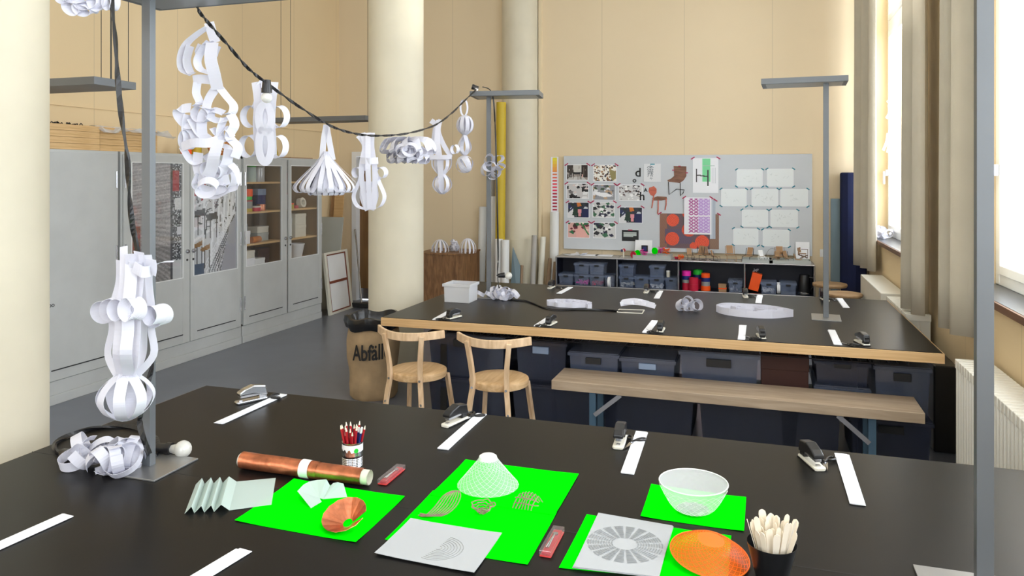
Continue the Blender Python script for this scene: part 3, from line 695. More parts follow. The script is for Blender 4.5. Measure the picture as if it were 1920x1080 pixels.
crate(0.36, 0.66, 5.0, 5.5, 0.302, 0.46, 'grey crate with two grips, lower of the right-hand pair', 'bluesmoke')
crate(0.36, 0.66, 5.0, 5.5, 0.462, 0.62, 'grey crate with dark grip, upper of the right-hand pair', 'smoke')
crate(0.70, 1.0, 5.05, 5.5, 0.292, 0.60, 'pale grey crate at the right end under the far table', 'bluesmoke')
t = thing('wire_basket', (-0.5, 5.1, 0.638), 'black wire grid shelf hanging under the far tabletop', 'wire shelf')
m = MB()
for k in range(3): m.cyl((-1.35, -0.24+k*0.24, 0.012), (1.35, -0.24+k*0.24, 0.012), 0.004, n=6)
m.cyl((-1.35, -0.24, 0.04), (1.35, -0.24, 0.04), 0.004, n=6)
m.build('rail', M['wire'], t)
m = MB()
for k in range(55): m.cyl((-1.35+k*0.05, -0.24, 0.012), (-1.35+k*0.05, 0.24, 0.012), 0.0022, n=5); m.cyl((-1.35+k*0.05, -0.24, 0.012), (-1.35+k*0.05, -0.24, 0.04), 0.0022, n=5)
m.build('grid', M['wire'], t)
m = MB()
for x in (-1.35, 0, 1.35): m.cyl((x, -0.24, 0.012), (x, -0.24, 0.052), 0.004, n=6)
m.build('hook', M['wire'], t)

# ------------------------------------------------------------------ pinboard and what is taped to it
YP = 9.35
bt = MB().box(-2.326, YP, 0.82, 0.635, YP+0.03, 2.006)
simple(bt, 'pinboard', M['panel'], 'large pale grey pinboard on the back wall above the low shelf unit', 'pinboard', bevel=0.002)
def onboard(x0, y0, x1, y1, e=0.003):
    a = pY(x0, (y0), YP-e); b_ = pY(x1, y1, YP-e); return a.x, b_.x, b_.z, a.z
def taped(name, px, R, label, cat, group=None, tapes='r', border=None, pos='t', back='sheet'):
    x0, x1, zb, zt_ = onboard(*px)
    t = thing(name, ((x0+x1)/2, YP-0.002, zb), label, cat, group)
    m = world_mb(t); m.box(x0, YP-0.0022, zb, x1, YP-0.001, zt_); m.build('sheet', M[back], t)
    bo = border or 0
    if R: raster('picture', R, (x0+bo, YP-0.0027, zt_-bo), (x1-x0-2*bo, 0, 0), (0, 0, -(zt_-zb-2*bo)), t)
    tm = M['tape_r'] if tapes == 'r' else M['tape_b']
    pts = [(x0, zt_, -1), (x1, zt_, 1)]+([(x0, zb, 1), (x1, zb, -1)] if pos == 'a' else [])
    if pos == 'c': pts = [((x0+x1)/2, zt_, 0)]
    if pos != 'n':
        L = 0.022 if tapes == 'r' else 0.016
        for (x, z, s) in pts:
            q = world_mb(t)
            dx, dz = (L, L*0.7*(-s)) if s else (L*1.2, 0)
            if s: dz = L*0.65*(1 if s < 0 else -1)
            q.bar((x-dx, YP-0.0045, z-dz), (x+dx, YP-0.0045, z+dz), 0.013, 0.001, up=(0, 1, 0)); q.build('tape', tm, t)
    return t
def photo(kind, seed):
    r = random.Random(seed); W, H = 40, 29
    if kind == 'room':
        R = Ras(W, H, (150, 140, 134)); R.rect(0, 0, 12, 29, (60, 54, 52)); R.rect(28, 0, 40, 24, (48, 36, 34)); R.rect(12, 0, 28, 14, (206, 204, 200)); R.rect(12, 14, 28, 18, (40, 40, 42)); R.poly([(4, 24), (30, 22), (38, 29), (0, 29)], (196, 194, 192)); R.rect(26, 18, 31, 24, (222, 180, 170))
        for k in range(30): R.rect(r.randint(2, 36), r.randint(8, 20), 0, 0, 0); x, y = r.randint(0, 37), r.randint(0, 24); R.line(x, y, x, y+r.randint(2, 8), r.choice(((30, 28, 30), (220, 218, 214), (120, 110, 104))))
    elif kind == 'spots':
        R = Ras(W, H, (238, 234, 226))
        for k in range(170): x, y = r.randint(0, 40), r.randint(0, 29); R.disc(x, y, r.uniform(0.9, 1.9), r.choice(((36, 30, 30), (110, 76, 54), (170, 126, 84), (250, 248, 240), (60, 60, 80))))
        R.poly([(28, 6), (40, 12), (40, 24), (34, 29), (30, 20)], (150, 140, 90))
    else:
        base = {'desk': (206, 204, 206), 'sheetp': (150, 152, 158), 'crowd': (214, 214, 216), 'fabric': (46, 50, 66), 'strips': (214, 214, 214), 'pink': (226, 178, 170)}[kind]
        pal = {'desk': ((30, 30, 34), (236, 236, 238), (44, 42, 46), (120, 116, 118), (224, 206, 204)), 'sheetp': ((90, 88, 96), (232, 232, 236), (190, 160, 130), (60, 80, 60)), 'crowd': ((46, 44, 48), (248, 248, 248), (170, 168, 172), (92, 70, 64)),
               'fabric': ((24, 28, 56), (28, 50, 44), (210, 214, 220), (36, 44, 90)), 'strips': ((40, 40, 46), (248, 248, 250), (60, 110, 80), (30, 34, 60)), 'pink': ((110, 30, 54), (60, 44, 40), (240, 214, 206), (40, 110, 70))}[kind]
        R = Ras(W, H, base)
        for k in range(30 if kind != 'crowd' else 70):
            x, y = r.uniform(-4, 38), r.uniform(-2, 28); s_ = r.uniform(1.5, 7 if kind != 'crowd' else 3.5); a = r.uniform(0, 6.28)
            R.poly([(x+s_*cos(a+i*1.57+r.uniform(-.3, .3)), y+s_*.7*sin(a+i*1.57)) for i in range(4)], r.choice(pal))
        if kind == 'fabric': R.poly([(0, 20), (10, 12), (12, 29), (0, 29)], (226, 226, 230)); R.poly([(12, 8), (22, 10), (20, 27), (8, 25)], (30, 56, 46)); R.poly([(17, 0), (24, 0), (26, 7), (18, 8)], (210, 120, 50)); R.poly([(19, 13), (26, 13), (25, 27), (20, 27)], (228, 150, 160)); R.rect(27, 12, 40, 29, (26, 34, 84))
        if kind == 'sheetp': R.poly([(2, 14), (24, 15), (38, 22), (20, 24), (6, 20)], (244, 244, 248))
        if kind == 'pink': R.poly([(14, 14), (24, 8), (36, 24), (30, 29), (16, 29)], (238, 180, 172)); R.line(24, 0, 38, 22, (44, 130, 70), 2)
    return R
PH = 'photos taped to the pinboard'
for px, kd, sd, lb in (
    ((1062, 308.5, 1103, 338.5), 'room', 1, 'photo of a room interior, top left on the pinboard'),
    ((1112, 309, 1156, 340.5), 'spots', 2, 'photo full of brown and black spots, top row of the pinboard'),
    ((1062, 343.5, 1104, 373), 'desk', 3, 'photo of a cluttered work table, second row left on the pinboard'),
    ((1111, 345.5, 1154, 376), 'sheetp', 4, 'photo with big white sheet on grey, second row middle'),
    ((1160, 346, 1205, 377), 'crowd', 5, 'photo of crowded white papers, second row right under the small letters'),
    ((1064, 378.5, 1105, 409), 'fabric', 6, 'photo of dark cloths with pink piece, third row left'),
    ((1111, 378, 1153, 409), 'strips', 7, 'photo of white strips and green ruler, third row middle'),
    ((1161, 387.5, 1205, 419), 'fabric', 6, 'photo of dark cloths with pink piece, right-hand and lower copy'),
    ((1064, 416, 1106, 447), 'pink', 9, 'photo of large pink sheet with green edge, bottom row left'),
    ((1112, 416.5, 1155, 447.5), 'strips', 10, 'photo of white cards on grey, bottom row right')):
    taped('photo', px, photo(kd, sd), lb, 'photo', PH, border=0.008)
R = Ras(31, 21, (26, 28, 32)); R.rect(3, 4, 27, 13, (186, 196, 194)); R.rect(3, 6, 27, 7, (150, 160, 160)); R.rect(21, 11, 27, 13, (30, 32, 36))
taped('black_card', (1166, 431, 1197.5, 452.5), R, 'small black card with pale window taped below the photos', 'card', pos='c')
R = Ras(34, 33, (226, 228, 232))
for k in range(5):
    for s in (-1, 1): R.line(13+s*1, 4+k*3, 13+s*(6-k*.3), 7+k*4, (120, 128, 136), 1)
    R.line(12, 6+k*5, 17, 6+k*5, (150, 156, 164), 1)
R.line(13, 2, 15, 28, (150, 156, 164), 1); R.rect(13, 0, 22, 2, (60, 150, 170))
taped('sketch', (1207, 307, 1239, 341), R, 'plant-like sketch with blue tape between letter d and the chair cutout', 'sketch', tapes='b', pos='n')
R = Ras(48, 65, (240, 242, 248))
R.rect(18, 1, 33, 44, (128, 220, 160)); R.rect(6, 20, 8, 45, (54, 50, 54)); R.rect(27, 22, 30, 52, (70, 76, 72)); R.line(8, 31, 27, 34, (60, 56, 60), 2)
for k in range(3): R.line(36+k*3, 18, 36+k*3, 46, (208, 212, 220))
R.line(19, 14, 40, 14, (180, 200, 196))
taped('poster', (1299, 296.5, 1347, 362), R, 'white poster with dark H-shaped stool drawing and green bar', 'poster')
W, H = 111, 67
R = Ras(W, H, (104, 84, 92)); r = random.Random(2)
R.rect(0, 0, 14, H, (140, 100, 84)); R.rect(94, 0, W, H, (136, 108, 92)); R.rect(10, 30, 60, 58, (96, 82, 104))
def swirl(cx, cy, rr_): R.disc(cx, cy, rr_, 0, lambda x, y: (238, 92, 62) if (int(math.hypot(x-cx, y-cy)*1.1+math.sin(math.atan2(y-cy, x-cx)*2)*1.2) % 3) else (206, 74, 52))
for c_ in ((25, 13, 12), (24, 49, 13), (55, 31, 13), (52, 0, 9), (80, 54, 13), (64, 62, 7), (95, 20, 8)): swirl(*c_)
for y in range(H):
    for x in range(W):
        if (x*3+y*5) % 7 == 0 and R.p[y][x][0] < 160: c0 = R.p[y][x]; R.p[y][x] = (c0[0]+16, c0[1]+8, c0[2]+4)
taped('poster', (1237, 400, 1348, 467.5), R, 'dark poster with big orange-red discs', 'poster')
def flat_offset(o, dy): o.location.y -= dy
R = Ras(50, 70, (238, 236, 244))
for y in range(2, 68):
    for x in range(8, 47):
        a = abs(((x-8) % 9)-4.5); b_ = abs((y % 6)-3)
        if abs(a-b_*1.3) < 1.3 or (a < 1 and b_ < 1.2): R.px(x, y, (168, 40, 140) if x < 26 else (186, 140, 214))
        elif x >= 26: R.px(x, y, (220, 208, 236))
R.rect(8, 34, 47, 36, (240, 236, 244)); R.rect(4, 67, 50, 70, (240, 240, 246))
o = taped('poster', (1283, 370, 1334, 440), R, 'magenta and lilac patterned sheet hanging over the disc poster', 'poster'); flat_offset(o, 0.012)
R = Ras(6, 36, (176, 186, 200)); R.rect(0, 0, 3, 36, (196, 204, 216))
o = taped('paper_strip', (1331, 375, 1341.5, 448), R, 'narrow grey paper strip beside the magenta patterned sheet', 'paper strip'); flat_offset(o, 0.007)
sp = [((1381, 317.5, 1430, 350), 'upper left'), ((1438, 316.5, 1488, 350), 'upper right'), ((1352, 354, 1400, 387), 'second row left'), ((1409, 354, 1459, 387), 'second row middle, with four small marks'),
      ((1463, 354, 1515, 387.5), 'second row right'), ((1391, 393, 1440, 426), 'third row left'), ((1444.5, 393, 1496, 426.5), 'third row right, with long scribbles'), ((1375, 428, 1422, 460.5), 'bottom row left'), ((1430, 430, 1480, 463), 'bottom row right')]
for i, (px, lb) in enumerate(sp):
    r = random.Random(30+i); R = Ras(48, 32, (232, 238, 240))
    for k in range(14 if i in (3, 6) else 7):
        x, y = r.uniform(8, 38), r.uniform(8, 24); R.line(x, y, x+r.uniform(-6, 6), y+r.uniform(-4, 4), r.choice(((218, 225, 227), (222, 228, 230), (212, 219, 221))))
    if False:
        for k in range(20): R.line(3+k*2, 24+math.sin(k)*2, 5+k*2, 24+math.sin(k+1)*2, (150, 158, 162))
    taped('drawing', px, R, 'faint pencil drawing held by teal tape, '+lb, 'drawing', 'pencil drawings on the pinboard', tapes='b', pos='a', border=0.004)
# single letters
for ch, x, y, s_, lb in (('d', 1190.5, 331, 0.155, 'black lowercase letter d on the pinboard'), ('o', 1186, 342, 0.088, 'small black letter o below the letter d'),
                         ('A', 1207.5, 359.5, 0.062, 'smallest black letter, a capital A beside the red chair cutout'), ('h', 1198.5, 375, 0.145, 'black lowercase letter h at the corner of the crowded photo')):
    p = pY(x, y, YP-0.004)
    o = text('pinned_letter', ch, s_, M['ink'], None, (0, 0, 0), bold=0.002); o.location = p; tag(o, lb, 'letter')
# chair cutouts
def bpts(l, e): return [pY(x, y, YP-e) for x, y in l]
M['cut_brown'] = wood('brown_print', (112, 74, 56), (140, 98, 78), (2, 1, 14)); M['cut_red'] = wood('reddish_print', (190, 92, 72), (214, 112, 88), (2, 1, 14))
t = thing('chair_cutout', pY(1268, 366, YP-0.004), 'brown paper cutout of a cantilever chair taped to the pinboard', 'paper cutout')
m = world_mb(t); m.slab(bpts([(1263, 311), (1287, 312), (1287, 330), (1282, 338), (1275, 343), (1254, 341), (1251, 338), (1258, 335), (1264, 330)], 0.003), (0, 0.002, 0)); m.build('seat', M['cut_brown'], t)
m = world_mb(t)
m.tube(bpts([(1253.5, 341), (1254.5, 365), (1268.5, 354.5), (1283, 356), (1281, 362), (1276, 367), (1275.5, 343)], 0.006), 0.0045, 6); m.build('leg_frame', M['wire'], t)
for x, y in ((1274, 311.5), (1287.5, 324), (1262.5, 319)):
    q = world_mb(t); a = pY(x, y, YP-0.006); q.bar(a-Vector((0.015, 0, 0)), a+Vector((0.015, 0, 0)), 0.012, 0.001, up=(0, 1, 0)); q.build('tape', M['tape_r'], t)
t = thing('chair_cutout', pY(1233, 400, YP-0.004), 'reddish paper cutout of a chair with round back, left of the poster', 'paper cutout')
m = world_mb(t); m.slab(bpts([(1217, 352), (1226, 349), (1231, 354), (1231, 361), (1226, 368), (1220, 366), (1216, 359)], 0.003), (0, 0.002, 0)); m.build('backrest', M['cut_red'], t)
m = world_mb(t); m.slab(bpts([(1223, 372), (1232, 368), (1250, 369), (1251, 374), (1240, 376), (1226, 376)], 0.003), (0, 0.002, 0)); m.build('seat', M['cut_brown'], t)
for l in ([(1226, 366), (1224, 378), (1222, 390)], [(1234, 375), (1234, 392), (1233, 401)], [(1249, 372), (1249, 384), (1247, 394)]):
    q = world_mb(t); q.tube(bpts(l, 0.006), 0.007, 6); q.build('leg', M['cut_red'], t)

# colour strip poster
R = Ras(5, 72, (236, 236, 244))
for k in range(18):
    f_ = k/17
    c_ = (240-50*max(0, f_-.5)*1.6, 226-220*min(1, f_*1.5), 90-60*abs(f_-.4)) if f_ < 0.6 else (190-60*(f_-.6), 24, 60)
    R.rect(1, 1+k*4, 4, (5 if k < 4 else 3)+k*4, c_)
t = thing('colour_strip', (-2.456, 9.397, 1.276), 'tall white strip of colour swatches from yellow to dark red', 'colour chart')
m = world_mb(t); m.box(-2.506, 9.396, 1.25, -2.406, 9.398, 1.998); m.build('sheet', M['sheet'], t)
raster('swatches', R, (-2.506, 9.3955, 1.998), (0.10, 0, 0), (0, 0, -0.745), t)
simple(MB().box(0.72, 9.388, 0.81, 0.80, 9.4, 0.90), 'wall_socket', M['white'], 'square white wall socket right of the pinboard', 'socket', bevel=0.003)

# ------------------------------------------------------------------ rolls leaning in the corner
def roll(x, y, z, r, m_, label, tilt=(0, 0.1), name='paper_roll', grp='rolls standing by the back wall'):
    m = MB(); p0 = Vector((x, y, 0.002)); p1 = Vector((x+tilt[0], y+tilt[1], z))
    d = (p1-p0).normalized(); a = d.orthogonal().normalized(); b_ = d.cross(a); n = 24; vs = []
    for p, rr_ in ((p0, r), (p1, r), (p1, r*0.86), (p1-d*0.25, r*0.86)):
        for k in range(n): vs.append(p+(a*cos(2*pi*k/n)+b_*sin(2*pi*k/n))*rr_)
    m.add(vs, [(j*n+k, j*n+(k+1) % n, (j+1)*n+(k+1) % n, (j+1)*n+k) for j in range(3) for k in range(n)]+[tuple(range(n-1, -1, -1)), tuple(range(3*n, 4*n))])
    return simple(m, name, m_, label, 'roll', grp, smooth=True)
roll(-3.066, 8.98, 2.685, 0.063, M['yellow'], 'tall yellow roll standing in the corner behind the lamp pole', (0, .06))
roll(-3.40, 9.18, 1.345, 0.05, M['tube'], 'white roll left of the lamp pole, beside the oak box')
roll(-3.225, 9.09, 1.487, 0.05, M['tube'], 'white roll just right of the lamp pole', (0, 0.05))
roll(-3.31, 9.28, 1.85, 0.045, M['gtube'], 'grey-white roll tallest behind the lamp pole', (0.02, 0.03))
roll(-3.03, 8.82, 0.965, 0.05, M['tube'], 'short wide white roll standing before the yellow roll', (0, 0.03))
roll(-2.93, 8.78, 0.96, 0.05, M['tube'], 'short white roll rightmost of the pair by the yellow roll', (0.0, 0.02))
roll(-2.65, 9.00, 1.00, 0.033, M['gtube'], 'thin grey roll right of the far column', (0.0, 0.12))
roll(-2.575, 9.06, 0.97, 0.036, M['cream'], 'cream roll beside the thin grey roll', (0.0, 0.2))
roll(-2.44, 9.28, 1.29, 0.058, M['tube'], 'white roll standing under the colour swatch strip', (0, 0.04))
roll(-2.50, 9.08, 0.70, 0.026, M['btube'], 'short brown tube between cream and white rolls', (0.02, 0.18))
roll(-2.42, 9.10, 0.66, 0.024, M['btube'], 'shortest brown tube beside the shelf unit', (0.01, 0.15))
roll(-2.80, 8.95, 0.62, 0.02, M['btube'], 'thin brown rod before the far column', (0.0, 0.12))
simple(MB().slab([(-2.91, 8.88, 0.0), (-2.78, 8.88, 0.0), (-2.80, 9.0, 0.62), (-2.90, 9.0, 0.86)], (0, 0.01, 0)), 'grey_sheet', M['teal'], 'grey slanting sheet leaning against the short white rolls', 'sheet')

# ------------------------------------------------------------------ oak box with paper ornaments
t = thing('oak_box', (-3.62, 8.65, 0), 'oak veneer box standing open against the back wall beside the column', 'wooden box')
MB().box(-0.29, -0.31, 0, 0.29, -0.29, 0.80).build('front_panel', M['oak'], t)
MB().box(-0.29, -0.29, 0.0, -0.27, 0.31, 0.80).build('side_panel', M['oak'], t)
MB().box(0.27, -0.29, 0.0, 0.29, 0.31, 0.80).build('side_panel', M['oak'], t)
MB().box(-0.30, -0.32, 0.80, 0.30, 0.32, 0.82).build('top', M['oak'], t, bevel=0.002)

# ------------------------------------------------------------------ low shelf unit (chrome tubes, dark panels)
X4 = [-2.333, -1.578, -0.853, -0.11, 0.633]; YS = 9.0; ZS = (0.06, 0.40, 0.75)
t = thing('shelf_unit', ((X4[0]+X4[-1])/2, 9.16, 0), 'low dark shelf unit with chrome tube frame under the pinboard', 'shelf unit')
m = world_mb(t)
for z in ZS:
    for y in (YS, YS+0.33): m.cyl((X4[0], y, z), (X4[-1], y, z), 0.010, n=8)
    for x in X4: m.cyl((x, YS, z), (x, YS+0.33, z), 0.010, n=8)
for x in X4:
    for y in (YS, YS+0.33): m.cyl((x, y, 0.0), (x, y, 0.75), 0.010, n=8)
m.build('tube_frame', M['chrome'], t, smooth=True)
m = world_mb(t); m.box(X4[0], YS+0.01, 0.747, X4[-1], YS+0.32, 0.757); m.build('top_panel', M['gtube'], t)
for z in (0.395, 0.055):
    m = world_mb(t); m.box(X4[0], YS+0.01, z, X4[-1], YS+0.32, z+0.01); m.build('shelf', M['usm'], t)
m = world_mb(t); m.box(X4[0], YS+0.318, 0.06, X4[-1], YS+0.322, 0.75); m.build('back_panel', M['usm'], t)
for x in X4:
    m = world_mb(t); m.box(x-0.003, YS+0.01, 0.06, x+0.003, YS+0.318, 0.747); m.build('divider', M['usm'], t)
for i in range(4):
    m = world_mb(t); m.box(X4[i]+0.012, YS-0.002, 0.07, X4[i+1]-0.012, YS+0.004, 0.39); m.build('drop_door', M['usm'], t)
zf = 0.406; GB = 'clear boxes in the shelf unit'
def sb(pa, pb, lv, label, filler=None):
    x0 = pY(pa, 500, YS+0.03).x; x1 = pY(pb, 500, YS+0.03).x; h = 0.138
    o = crate(x0, x1, YS+0.03, YS+0.27, zf+lv*(h+0.001), zf+lv*(h+0.001)+h, label, 'clearp', GB)
    if filler:
        r = random.Random(int(pa)); m = MB(); X = (x1-x0)/2*0.86
        for k in range(22):
            c = Vector((r.uniform(-X, X), -0.1+r.uniform(0, .14), 0.015+r.random()*0.035)); s_ = 0.018
            m.M = Matrix.Translation(c) @ Matrix.Rotation(r.uniform(0, 3), 4, Vector((r.random(), r.random(), r.random()+.1)).normalized())
            m.box(-s_, -s_*.6, -s_*.3, s_, s_*.6, s_*.3)
        f_ = m.build('contents', M[filler], o)
for a, b_, lv, lb, fl in ((1048, 1074, 0, 'clear lidded box leftmost in the shelf unit', None), (1077, 1104, 0, 'clear box with magenta scraps in the first bay', 'magenta'), (1105.5, 1132, 0, 'clear box with dark red scraps in the first bay', 'tred'),
    (1077, 1104, 1, 'clear box stacked on the box with magenta scraps', None), (1105.5, 1132, 1, 'clear box stacked on the box with dark red scraps', None), (1134, 1152, 0, 'narrow clear box behind the white tape roll', None),
    (1161, 1187.5, 0, 'clear box lowest left in the second bay', 'cream'), (1161, 1187.5, 1, 'clear box upper left in the second bay', None), (1189.5, 1215.5, 0, 'clear box second from left in the second bay', None),
    (1218, 1244.5, 0, 'clear box with whitish filling, third in the second bay', 'white'), (1218, 1244.5, 1, 'clear box upper right in the second bay', None), (1247.5, 1269.5, 0, 'dim clear box rightmost in the second bay', None),
    (1366, 1392, 0, 'clear box with a silver coil, right in the third bay', 'steel'), (1427, 1456, 0, 'clear box left of the standing white ring in the fourth bay', 'white'), (1463, 1493, 0, 'clear box between white ring and kettle', None)):
    sb(a, b_, lv, lb, fl)
def ringroll(c, ro, ri, wd, axis, m_, name, label, cat='tape roll', grp=None):
    m = MB(); rot = {'X': Matrix.Rotation(pi/2, 4, 'Y'), 'Y': Matrix.Rotation(pi/2, 4, 'X'), 'Z': Matrix()}[axis]
    m.M = Matrix.Translation(c) @ rot; m.lathe([(ri, -wd/2), (ro, -wd/2), (ro, wd/2), (ri, wd/2), (ri, -wd/2)], 28)
    return simple(m, name, m_, label, cat, grp, smooth=True)
ringroll((pY(1143, 500, 9.02).x, 9.008, zf+0.062), 0.062, 0.03, 0.03, 'X', M['white'], 'tape_roll', 'white tape roll standing in the first bay')
ringroll((pY(1460, 500, 9.02).x, 9.08, zf+0.066), 0.066, 0.058, 0.035, 'X', M['white'], 'paper_ring', 'thin white ring standing between two clear boxes', 'ring')
can(pY(1253, 500, 9.1).x, 9.10, zf+0.1395, 0.022, 0.06, M['cream'], 'small cream jar standing on the dim box', 'jar', 'jar', M['white'])
def stack(px, y, items, where):
    x = pY(px, 500, y).x; z = zf
    for (mm_, r, h, nm) in items:
        o = ringroll((x, y, z+h/2), r, r*0.6, h, 'Z', M[mm_], 'tape_roll', nm+' '+where, 'tape roll', 'tape rolls in the third bay'); z += h+0.001
stack(1287, 9.08, (('tred', 0.048, 0.085, 'dark red tape roll lowest'), ('tgrey', 0.048, 0.035, 'grey tape roll second'), ('navy', 0.05, 0.045, 'navy tape roll'), ('magenta', 0.052, 0.055, 'magenta tape roll topmost')), 'in the left stack of the third bay')
stack(1300.5, 9.04, (('tred', 0.054, 0.075, 'big crimson tape roll lower'), ('tred', 0.054, 0.075, 'big crimson tape roll upper')), 'of the front pair')
stack(1308, 9.20, (('tred', 0.05, 0.12, 'hidden red tape roll bottom'), ('navy', 0.052, 0.05, 'navy tape roll under the green one'), ('tgreen', 0.056, 0.055, 'bright green tape roll topmost')), 'in the rear stack')
stack(1323, 9.10, (('torange', 0.056, 0.055, 'wide orange tape roll lowest'), ('tgrey', 0.05, 0.048, 'grey tape roll second'), ('navy', 0.05, 0.045, 'navy tape roll third'), ('torange', 0.05, 0.05, 'orange tape roll topmost')), 'in the right stack of the third bay')
bx = pY(1355, 500, 9.08).x
sbox(bx, 9.08, zf, 0.085, 0.1, 0.045, M['brown'], 'small kraft box lower of two in the third bay', lid=M['torange'])
sbox(bx-0.003, 9.08, zf+0.046, 0.085, 0.1, 0.04, M['brown'], 'small kraft box upper of two in the third bay')
m = MB(); m.M = Matrix.Translation((pY(1412, 500, 9.12).x, 9.12, zf+0.03)) @ Matrix.Rotation(radians(14), 4, 'Y'); m.box(-0.055, -0.06, 0, 0.055, 0.06, 0.2)
simple(m, 'orange_box', M['torange'], 'orange box standing tilted in the fourth bay', 'box', bevel=0.003)
m = MB(); q = random.Random(3)
bxx = pY(1416, 500, 9.12).x
for k in range(5): m.rib([(bxx+q.uniform(-.03, .03), 9.12, zf+0.235+q.uniform(0, .02)), (bxx+q.uniform(-.05, .05), 9.12+q.uniform(-.03, .03), zf+0.27), (bxx+q.uniform(-.05, .05), 9.12, zf+0.245)], (0, 1, 0.3), 0.015)
simple(m, 'paper_tuft', M['paper'], 'white paper tuft on top of the orange box', 'paper')
kx = pY(1508, 500, 9.12).x
t = thing('kettle', (kx, 9.12, zf), 'black kettle on steel base at the right end of the shelf unit', 'kettle')
MB().lathe([(0.07, 0), (0.074, 0.01), (0.072, 0.035)], 28).build('base', M['steel'], t, smooth=True)
MB().lathe([(0.07, 0.036), (0.066, 0.12), (0.055, 0.21), (0.05, 0.225), (0.001, 0.23)], 28).build('body', M['black'], t, smooth=True)
m = MB(); m.tube([(0.05, -0.02, 0.2), (0.10, -0.03, 0.19), (0.105, -0.03, 0.12), (0.065, -0.02, 0.06)], 0.008, 8, sm=4); m.build('handle', M['black'], t, smooth=True)

# things on top of the shelf unit
ZT = 0.758
def sheet3(px, py, w_, d_, rz, m_, label, z=ZT, cat='paper sheet', name='paper_sheet', group=None, th=0.002):
    p = pz(px, py, z); m = MB(); m.M = Matrix.Translation((p.x, p.y, z)) @ Matrix.Rotation(rz, 4, 'Z'); m.box(-w_/2, -d_/2, 0, w_/2, d_/2, th)
    return simple(m, name, m_, label, cat, group)
sheet3(1133, 479, 0.21, 0.2, 0.06, M['sheet'], 'white sheet lying right on the shelf unit top, below the bottom photos')
sheet3(1106, 478.5, 0.21, 0.2, -0.05, M['sheet'], 'white sheet lying in the middle of the paper pile on the shelf unit')
for k, (px, py, a, lb) in enumerate(((1071, 478, 0.5, 'leftmost curled white sheet on the shelf unit'), (1086, 478, -0.4, 'second curled white sheet on the shelf unit'))):
    p = pz(px, py, ZT); m = MB(); vs = []
    u_ = Vector((cos(a), sin(a), 0)); v_ = Vector((-sin(a), cos(a), 0))
    m.rib([p+u_*(-0.09)+ZV*0.012, p+u_*(-0.03)+ZV*0.002, p+u_*0.04+ZV*0.004, p+u_*0.09+ZV*0.03], v_, 0.13, 0.001)
    simple(m, 'paper_sheet', M['sheet'], lb, 'paper sheet')
def model_chair(px, z, y, s, rz, wirem, seatm, label, legs='wire'):
    p = pY(px, 0, y); t = thing('model_chair', (p.x, y, z), label, 'model chair', 'little chair models on the shelf unit', rz)
    MB().rib([(0, -0.03*s, 0.042*s), (0, 0, 0.038*s), (0, 0.028*s, 0.042*s)], (1, 0, 0), 0.05*s, 0.002).build('seat', M[seatm], t)
    MB().rib([(0, 0.03*s, 0.048*s), (0, 0.042*s, 0.075*s), (0, 0.05*s, 0.10*s)], (1, 0, 0), 0.042*s, 0.002).build('backrest', M[seatm], t)
    for q in (-1, 1):
        MB().tube([(q*0.028*s, 0.042*s, 0.095*s), (q*0.029*s, 0.03*s, 0.04*s), (q*0.029*s, -0.032*s, 0.036*s), (q*0.03*s, -0.036*s, 0.002), (q*0.03*s, 0.035*s, 0.002)], 0.0018*s+0.0004, 5).build('leg_frame', M[wirem], t)
    return t
def low_tray(px, y, w_, d_, h, label, z=ZT):
    p = pY(px, 0, y); t = thing('cardboard_tray', (p.x, y, z), label, 'tray', 'grey card trays on the shelf unit')
    MB().box(-w_/2, -d_/2, 0, w_/2, d_/2, 0.003).build('bottom', M['card'], t)
    m = MB(); m.box(-w_/2, -d_/2, 0.003, w_/2, -d_/2+0.004, h).box(-w_/2, d_/2-0.004, 0.003, w_/2, d_/2, h).box(-w_/2, -d_/2+0.004, 0.003, -w_/2+0.004, d_/2-0.004, h).box(w_/2-0.004, -d_/2+0.004, 0.003, w_/2, d_/2-0.004, h); m.build('rim', M['card'], t)
    return t
low_tray(1210, 9.14, 0.27, 0.24, 0.045, 'card tray holding bright green and pink scraps'); low_tray(1245, 9.14, 0.18, 0.24, 0.05, 'card tray holding orange scraps')
low_tray(1420, 9.14, 0.33, 0.26, 0.035, 'card tray with white wire models, third from right'); low_tray(1480, 9.14, 0.44, 0.26, 0.04, 'card tray at the right end with brown chair models')
